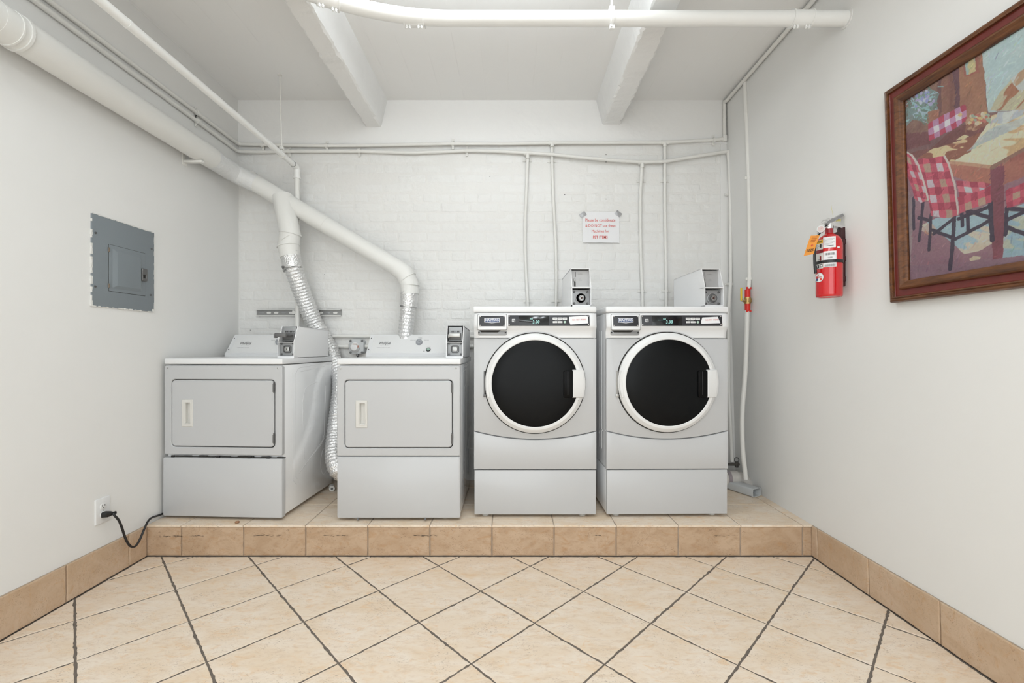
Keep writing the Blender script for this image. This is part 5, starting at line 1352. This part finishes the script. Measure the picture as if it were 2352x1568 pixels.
paint([(555, 240), (770, 100), (1500, -500), (2600, -900), (2600, 700), (770, 545), (590, 562)], rgb(176, 200, 204), rgb(196, 210, 205), (14, 14), .3, 7)
paint([(600, 550), (650, 460), (700, 400), (770, 345), (1000, 300), (1000, 560), (770, 545), (640, 555)], rgb(196, 190, 160), rgb(170, 112, 82), (50, 16), -.9, 8, .52)
paint([(700, 395), (770, 345), (900, 330), (900, 440), (740, 450)], rgb(200, 205, 200), rgb(186, 152, 118), (50, 20), -.7, 9, .5)
paint([(405, 350), (440, 330), (452, 600), (415, 620), (425, 480)], rgb(92, 58, 70), rgb(120, 74, 80), (60, 8), 0, 41)
paint([(330, 385), (352, 374), (356, 560), (336, 590)], rgb(98, 62, 66), rgb(128, 84, 78), (60, 8), 0, 42)
paint([(180, 455), (250, 420), (260, 470), (190, 520)], rgb(96, 66, 72), rgb(124, 88, 82), (50, 40), .6, 43)
# plant
for s_, (c1, c2) in enumerate(((rgb(96, 120, 116), rgb(120, 80, 76)), (rgb(130, 168, 172), rgb(104, 130, 120)))):
    paint([(150, 590), (190, 525), (235, 470), (300, 440), (345, 470), (330, 520), (345, 560), (300, 560), (270, 610), (210, 600), (180, 630)], c1 if s_ else c2, c2 if s_ else c1, (70, 120), .8, 11+s_, .5+.12*s_, .6)
for k in range(90):
    a, b = 250+rng.normal()*42, 520+rng.normal()*34; l = rng.uniform(10, 34); an = rng.uniform(-1.2, .9)
    line([(a, b), (a+l*math.cos(an), b-l*math.sin(an)*1.2)], rng.uniform(.0012, .0030), [rgb(150, 190, 190), rgb(120, 150, 130), rgb(170, 190, 200), rgb(98, 120, 108)][k % 4])
for k in range(26):
    a, b = 245+rng.normal()*40, 500+rng.normal()*28; line([(a, b), (a+4, b+2)], rng.uniform(.003, .006), [rgb(178, 170, 205), rgb(150, 155, 200), rgb(196, 200, 215)][k % 3])
paint([(285, 560), (345, 545), (335, 620), (295, 615)], rgb(150, 92, 74), rgb(170, 118, 92), (40, 20), 0, 15)
line([(160, 608), (190, 602)], .004, rgb(160, 200, 200)); line([(145, 672), (245, 668)], .003, rgb(160, 175, 180))
paint([(135, 668), (290, 660), (300, 720), (140, 760)], rgb(108, 60, 66), rgb(128, 78, 78), (20, 40), 0, 16)
# table top
paint([(232, 792), (300, 745), (480, 690), (560, 640), (605, 575), (770, 540), (2200, 300), (2200, 300), (1600, 420), (770, 745), (607, 832), (400, 812), (330, 790)], rgb(228, 218, 190), rgb(208, 176, 130), (9, 34), -.42, 17, .5)
paint([(232, 792), (300, 745), (480, 690), (560, 655), (500, 760), (400, 812), (330, 790)], rgb(150, 92, 74), rgb(230, 205, 160), (16, 44), -.42, 18, .60)
paint([(150, 770), (300, 745), (420, 640), (600, 590), (560, 660), (480, 690), (300, 750), (235, 790)], rgb(112, 64, 66), rgb(134, 82, 76), (12, 40), -.3, 19)
paint([(600, 640), (770, 585), (770, 620), (560, 720), (480, 760)], rgb(196, 206, 206), rgb(176, 186, 190), (10, 40), -.4, 20, .5, .8)
paint([(640, 560), (770, 545), (770, 570), (660, 620), (610, 610)], rgb(212, 216, 210), rgb(190, 196, 200), (20, 30), -.4, 23, .5)
paint([(440, 688), (470, 675), (492, 680), (470, 697), (430, 698)], rgb(236, 216, 172))
# back chair (checked)
def checker(poly, o, du, dv, nu, nv, cols, seed):
    o = np.array(o, float); du = np.array(du, float); dv = np.array(dv, float); m = inside(poly); r = np.random.default_rng(seed)
    for i in range(nu):
        for j in range(nv):
            a = o+du*i/nu+dv*j/nv; q = [tuple(a), tuple(a+du/nu), tuple(a+du/nu+dv/nv), tuple(a+dv/nv)]; k = (i % 2)+(j % 2); c = cols[k]*(1+r.uniform(-.05, .05))
            if k == 2 and len(cols) > 3 and r.random() < .4: c = cols[3]
            mm = inside(q) & m; IMG[mm] = c
R1, R2, R3, R4 = rgb(176, 60, 84), rgb(206, 88, 110), rgb(222, 214, 222), rgb(190, 160, 140)
cb = [(285, 615), (330, 590), (400, 560), (475, 522), (482, 605), (380, 665), (292, 706)]
checker(cb, (283, 618), (194, -98), (10, 92), 7, 3, [R1, rgb(190, 140, 175), rgb(226, 222, 232)], 4)
paint([(475, 600), (520, 570), (570, 558), (605, 575), (590, 620), (520, 655), (480, 650)], rgb(150, 96, 78), rgb(190, 150, 120), (50, 50), 0, 25, .5)
for k in range(46):
    a, b = 545+rng.normal()*30, 592+rng.normal()*17; line([(a, b), (a+5, b+3)], rng.uniform(.003, .006), [rgb(216, 205, 180), rgb(190, 110, 96), rgb(160, 180, 160), rgb(214, 190, 130)][k % 4])
# floor
paint([(120, 780), (600, 900), (2600, 500), (2600, 2400), (120, 2400)], rgb(150, 108, 124), rgb(168, 126, 138), (8, 16), -.2, 27)
paint([(160, 900), (215, 1000), (200, 1380), (150, 1400)], rgb(150, 128, 134), rgb(176, 156, 158), (30, 10), 0, 28)
paint([(250, 1130), (330, 1090), (480, 1075), (605, 1015), (612, 1200), (560, 1250), (470, 1270), (400, 1210), (330, 1160)], rgb(176, 204, 214), rgb(226, 214, 196), (10, 34), -.5, 29, .5)
paint([(470, 1270), (520, 1220), (600, 1180), (610, 1220), (540, 1258)], rgb(228, 222, 208), rgb(214, 196, 170), (10, 30), -.4, 30)
paint([(240, 1150), (300, 1110), (340, 1160), (300, 1180)], rgb(196, 150, 130), rgb(210, 190, 180), (20, 40), -.4, 31, .5)
paint([(494, 1296), (520, 1282), (552, 1286), (545, 1308), (505, 1316)], rgb(228, 214, 186))
paint([(668, 1060), (770, 1020), (2600, 600), (2600, 1500), (770, 1290), (664, 1288)], rgb(166, 196, 208), rgb(200, 206, 190), (9, 26), -.4, 32, .5)
paint([(150, 1330), (420, 1320), (612, 1290), (770, 1280), (770, 1330), (300, 1400), (150, 1420)], rgb(140, 104, 124), rgb(158, 122, 136), (12, 30), 0, 33)
# table frame and leg
paint([(395, 808), (607, 832), (607, 918), (480, 905), (410, 880)], rgb(176, 108, 92), rgb(192, 128, 106), (14, 30), 0, 34)
line([(398, 812), (606, 836)], .005, rgb(200, 158, 128))
paint([(600, 838), (670, 826), (668, 1180), (662, 1290), (612, 1302), (604, 1100)], rgb(122, 62, 78), rgb(150, 80, 92), (14, 8), 0, 35)
paint([(606, 838), (770, 748), (2200, 200), (2200, 330), (770, 880), (670, 925), (668, 830)], rgb(160, 88, 84), rgb(182, 118, 100), (9, 24), -.4, 36)
line([(607, 836), (770, 748), (1600, 360)], .006, rgb(150, 110, 96))
# left chairs
LK = rgb(62, 50, 70)
for seg in ([(215, 990), (216, 1145)], [(262, 1010), (243, 1205)], [(240, 1090), (300, 1105)], [(302, 1070), (293, 1250)], [(308, 1150), (405, 1190)], [(315, 1170), (410, 1100)], [(420, 1085), (408, 1250), (397, 1345)], [(425, 1195), (605, 1100)], [(455, 1060), (460, 1130)], [(484, 1060), (489, 1160)], [(598, 1015), (605, 1140), (610, 1200)], [(440, 1095), (590, 1035)], [(470, 1050), (600, 1090)],
            [(682, 1040), (676, 1172)], [(685, 1100), (770, 1060)], [(690, 1140), (770, 1172)], [(690, 1045), (770, 1050)]):
    line(seg, .0062 if len(seg) == 2 else .0072, LK)
c1 = [(150, 760), (180, 760), (212, 772), (240, 830), (270, 920), (292, 1000), (250, 1015), (215, 990), (190, 900)]
checker(c1, (150, 745), (75, 20), (75, 270), 4, 8, [R1, R2, rgb(214, 200, 208), R4], 6)
c2 = [(232, 796), (290, 790), (368, 782), (392, 820), (420, 920), (440, 1075), (400, 1095), (300, 1078), (290, 1000), (262, 900)]
checker(c2, (225, 785), (160, -8), (60, 310), 5, 8, [R1, R2, rgb(218, 206, 214), R4], 7)
line([(368, 782), (392, 820), (420, 920), (438, 1070)], .0035, rgb(232, 216, 208)); line([(205, 775), (240, 830), (268, 920), (288, 1000)], .0035, rgb(232, 216, 208))
line([(152, 760), (180, 762), (208, 776)], .003, rgb(232, 216, 208))
c3 = [(428, 905), (520, 905), (600, 918), (604, 1012), (520, 1040), (442, 1070)]
checker([(428, 905), (520, 905), (600, 918), (560, 950), (436, 990)], (425, 900), (180, 15), (20, 90), 5, 3, [R1, rgb(214, 110, 128), rgb(202, 212, 222)], 8)
checker([(436, 990), (560, 950), (600, 922), (604, 1012), (520, 1040), (442, 1070)], (434, 985), (170, -60), (6, 90), 5, 2, [R1, R2, R4], 9)
checker([(676, 955), (770, 905), (1300, 700), (1300, 760), (770, 1035), (680, 1042)], (676, 950), (500, -200), (0, 100), 14, 3, [R1, R2, rgb(206, 214, 216), R4], 10)
def stroke(cx0, cz0, l, an, wd_, f):
    x0_, x1_ = cx0-l, cx0+l; i0, i1 = np.searchsorted(gx, [x0_-wd_, x1_+wd_]); j0, j1 = np.searchsorted(gz, [cz0-l-wd_, cz0+l+wd_])
    if i1-i0 < 2 or j1-j0 < 2: return
    xx = GX[j0:j1, i0:i1]+WAVX[j0:j1, i0:i1]*.5-cx0; zz__ = GZ[j0:j1, i0:i1]+WAVZ[j0:j1, i0:i1]*.5-cz0; c, s_ = math.cos(an), math.sin(an)
    a_ = np.abs(xx*c+zz__*s_); b_ = np.abs(-xx*s_+zz__*c); m_ = (a_ < l*.9) & (b_ < wd_*(1-(a_/l)**2*.7))
    base = IMG[min(len(gz)-1, np.searchsorted(gz, cz0)), min(len(gx)-1, np.searchsorted(gx, cx0))].copy()
    sub = IMG[j0:j1, i0:i1]; sub[m_] = sub[m_]*(.55+.45*f)*.999+base*f*.0 if np.abs(sub[m_]-base).max(initial=0) > .2 else base*f
for k in range(1500):
    stroke(rng.uniform(0, .52), rng.uniform(0, IH), rng.uniform(.005, .015), rng.normal(.8, .45), rng.uniform(.0010, .0026), 1+rng.normal(0, .025, 3)+rng.normal(0, .06))
IMG = np.clip(IMG+(vnoise(220, 220, 77)[..., None]-.5)*.05, 0, 1)
IMG = np.clip(IMG**.90*1.02+.10, 0, 1)  # washed out, puts the haze of the glass into the picture's colours
lin = np.where(IMG <= .04045, IMG/12.92, ((IMG+.055)/1.055)**2.4)
me = bpy.data.meshes.new('canvas')
co = np.stack([GX+FW-.002, np.full(GX.shape, -.0105), GZ+FW-.002], -1).reshape(-1, 3)
idx = np.arange((NX+1)*(NZ+1)).reshape(NZ+1, NX+1)
qd = np.stack([idx[:-1, :-1], idx[:-1, 1:], idx[1:, 1:], idx[1:, :-1]], -1).reshape(-1, 4)
me.vertices.add(len(co)); me.vertices.foreach_set('co', co.ravel().astype(np.float32))
me.loops.add(qd.size); me.loops.foreach_set('vertex_index', qd.ravel().astype(np.int32))
me.polygons.add(len(qd)); me.polygons.foreach_set('loop_start', (np.arange(len(qd))*4).astype(np.int32)); me.update(calc_edges=True)
ca = me.color_attributes.new('paint', 'FLOAT_COLOR', 'POINT'); ca.data.foreach_set('color', np.concatenate([lin.reshape(-1, 3), np.ones((len(co), 1))], 1).ravel().astype(np.float32))
m, N, L, b = new_nodes('oil_painting'); vc = N.new('ShaderNodeVertexColor'); vc.layer_name = 'paint'; L.new(vc.outputs['Color'], b.inputs['Base Color']); b.inputs['Roughness'].default_value = .5
link('canvas', me, m, t, 0)
# glass pane in front of the picture
m, N, L, b = new_nodes('picture_glass'); tr = N.new('ShaderNodeBsdfTransparent'); gl = N.new('ShaderNodeBsdfGlossy'); gl.inputs['Roughness'].default_value = .12
fr = N.new('ShaderNodeFresnel'); fr.inputs['IOR'].default_value = 1.5; mx = N.new('ShaderNodeMixShader'); L.new(fr.outputs[0], mx.inputs[0]); L.new(tr.outputs[0], mx.inputs[1]); L.new(gl.outputs[0], mx.inputs[2]); L.new(mx.outputs[0], N['Material Output'].inputs['Surface'])
bm = bmesh.new(); vs = [bm.verts.new(p) for p in ((FW-.002, -.0135, FW-.002), (PWD-FW+.002, -.0135, FW-.002), (PWD-FW+.002, -.0135, PHT-FW+.002), (FW-.002, -.0135, PHT-FW+.002))]; f_ = bm.faces.new(vs); me = bpy.data.meshes.new('glass_pane'); bm.normal_update()
if f_.normal.y > 0: f_.normal_flip()
bm.to_mesh(me); bm.free(); link('glass_pane', me, m, t, 0)
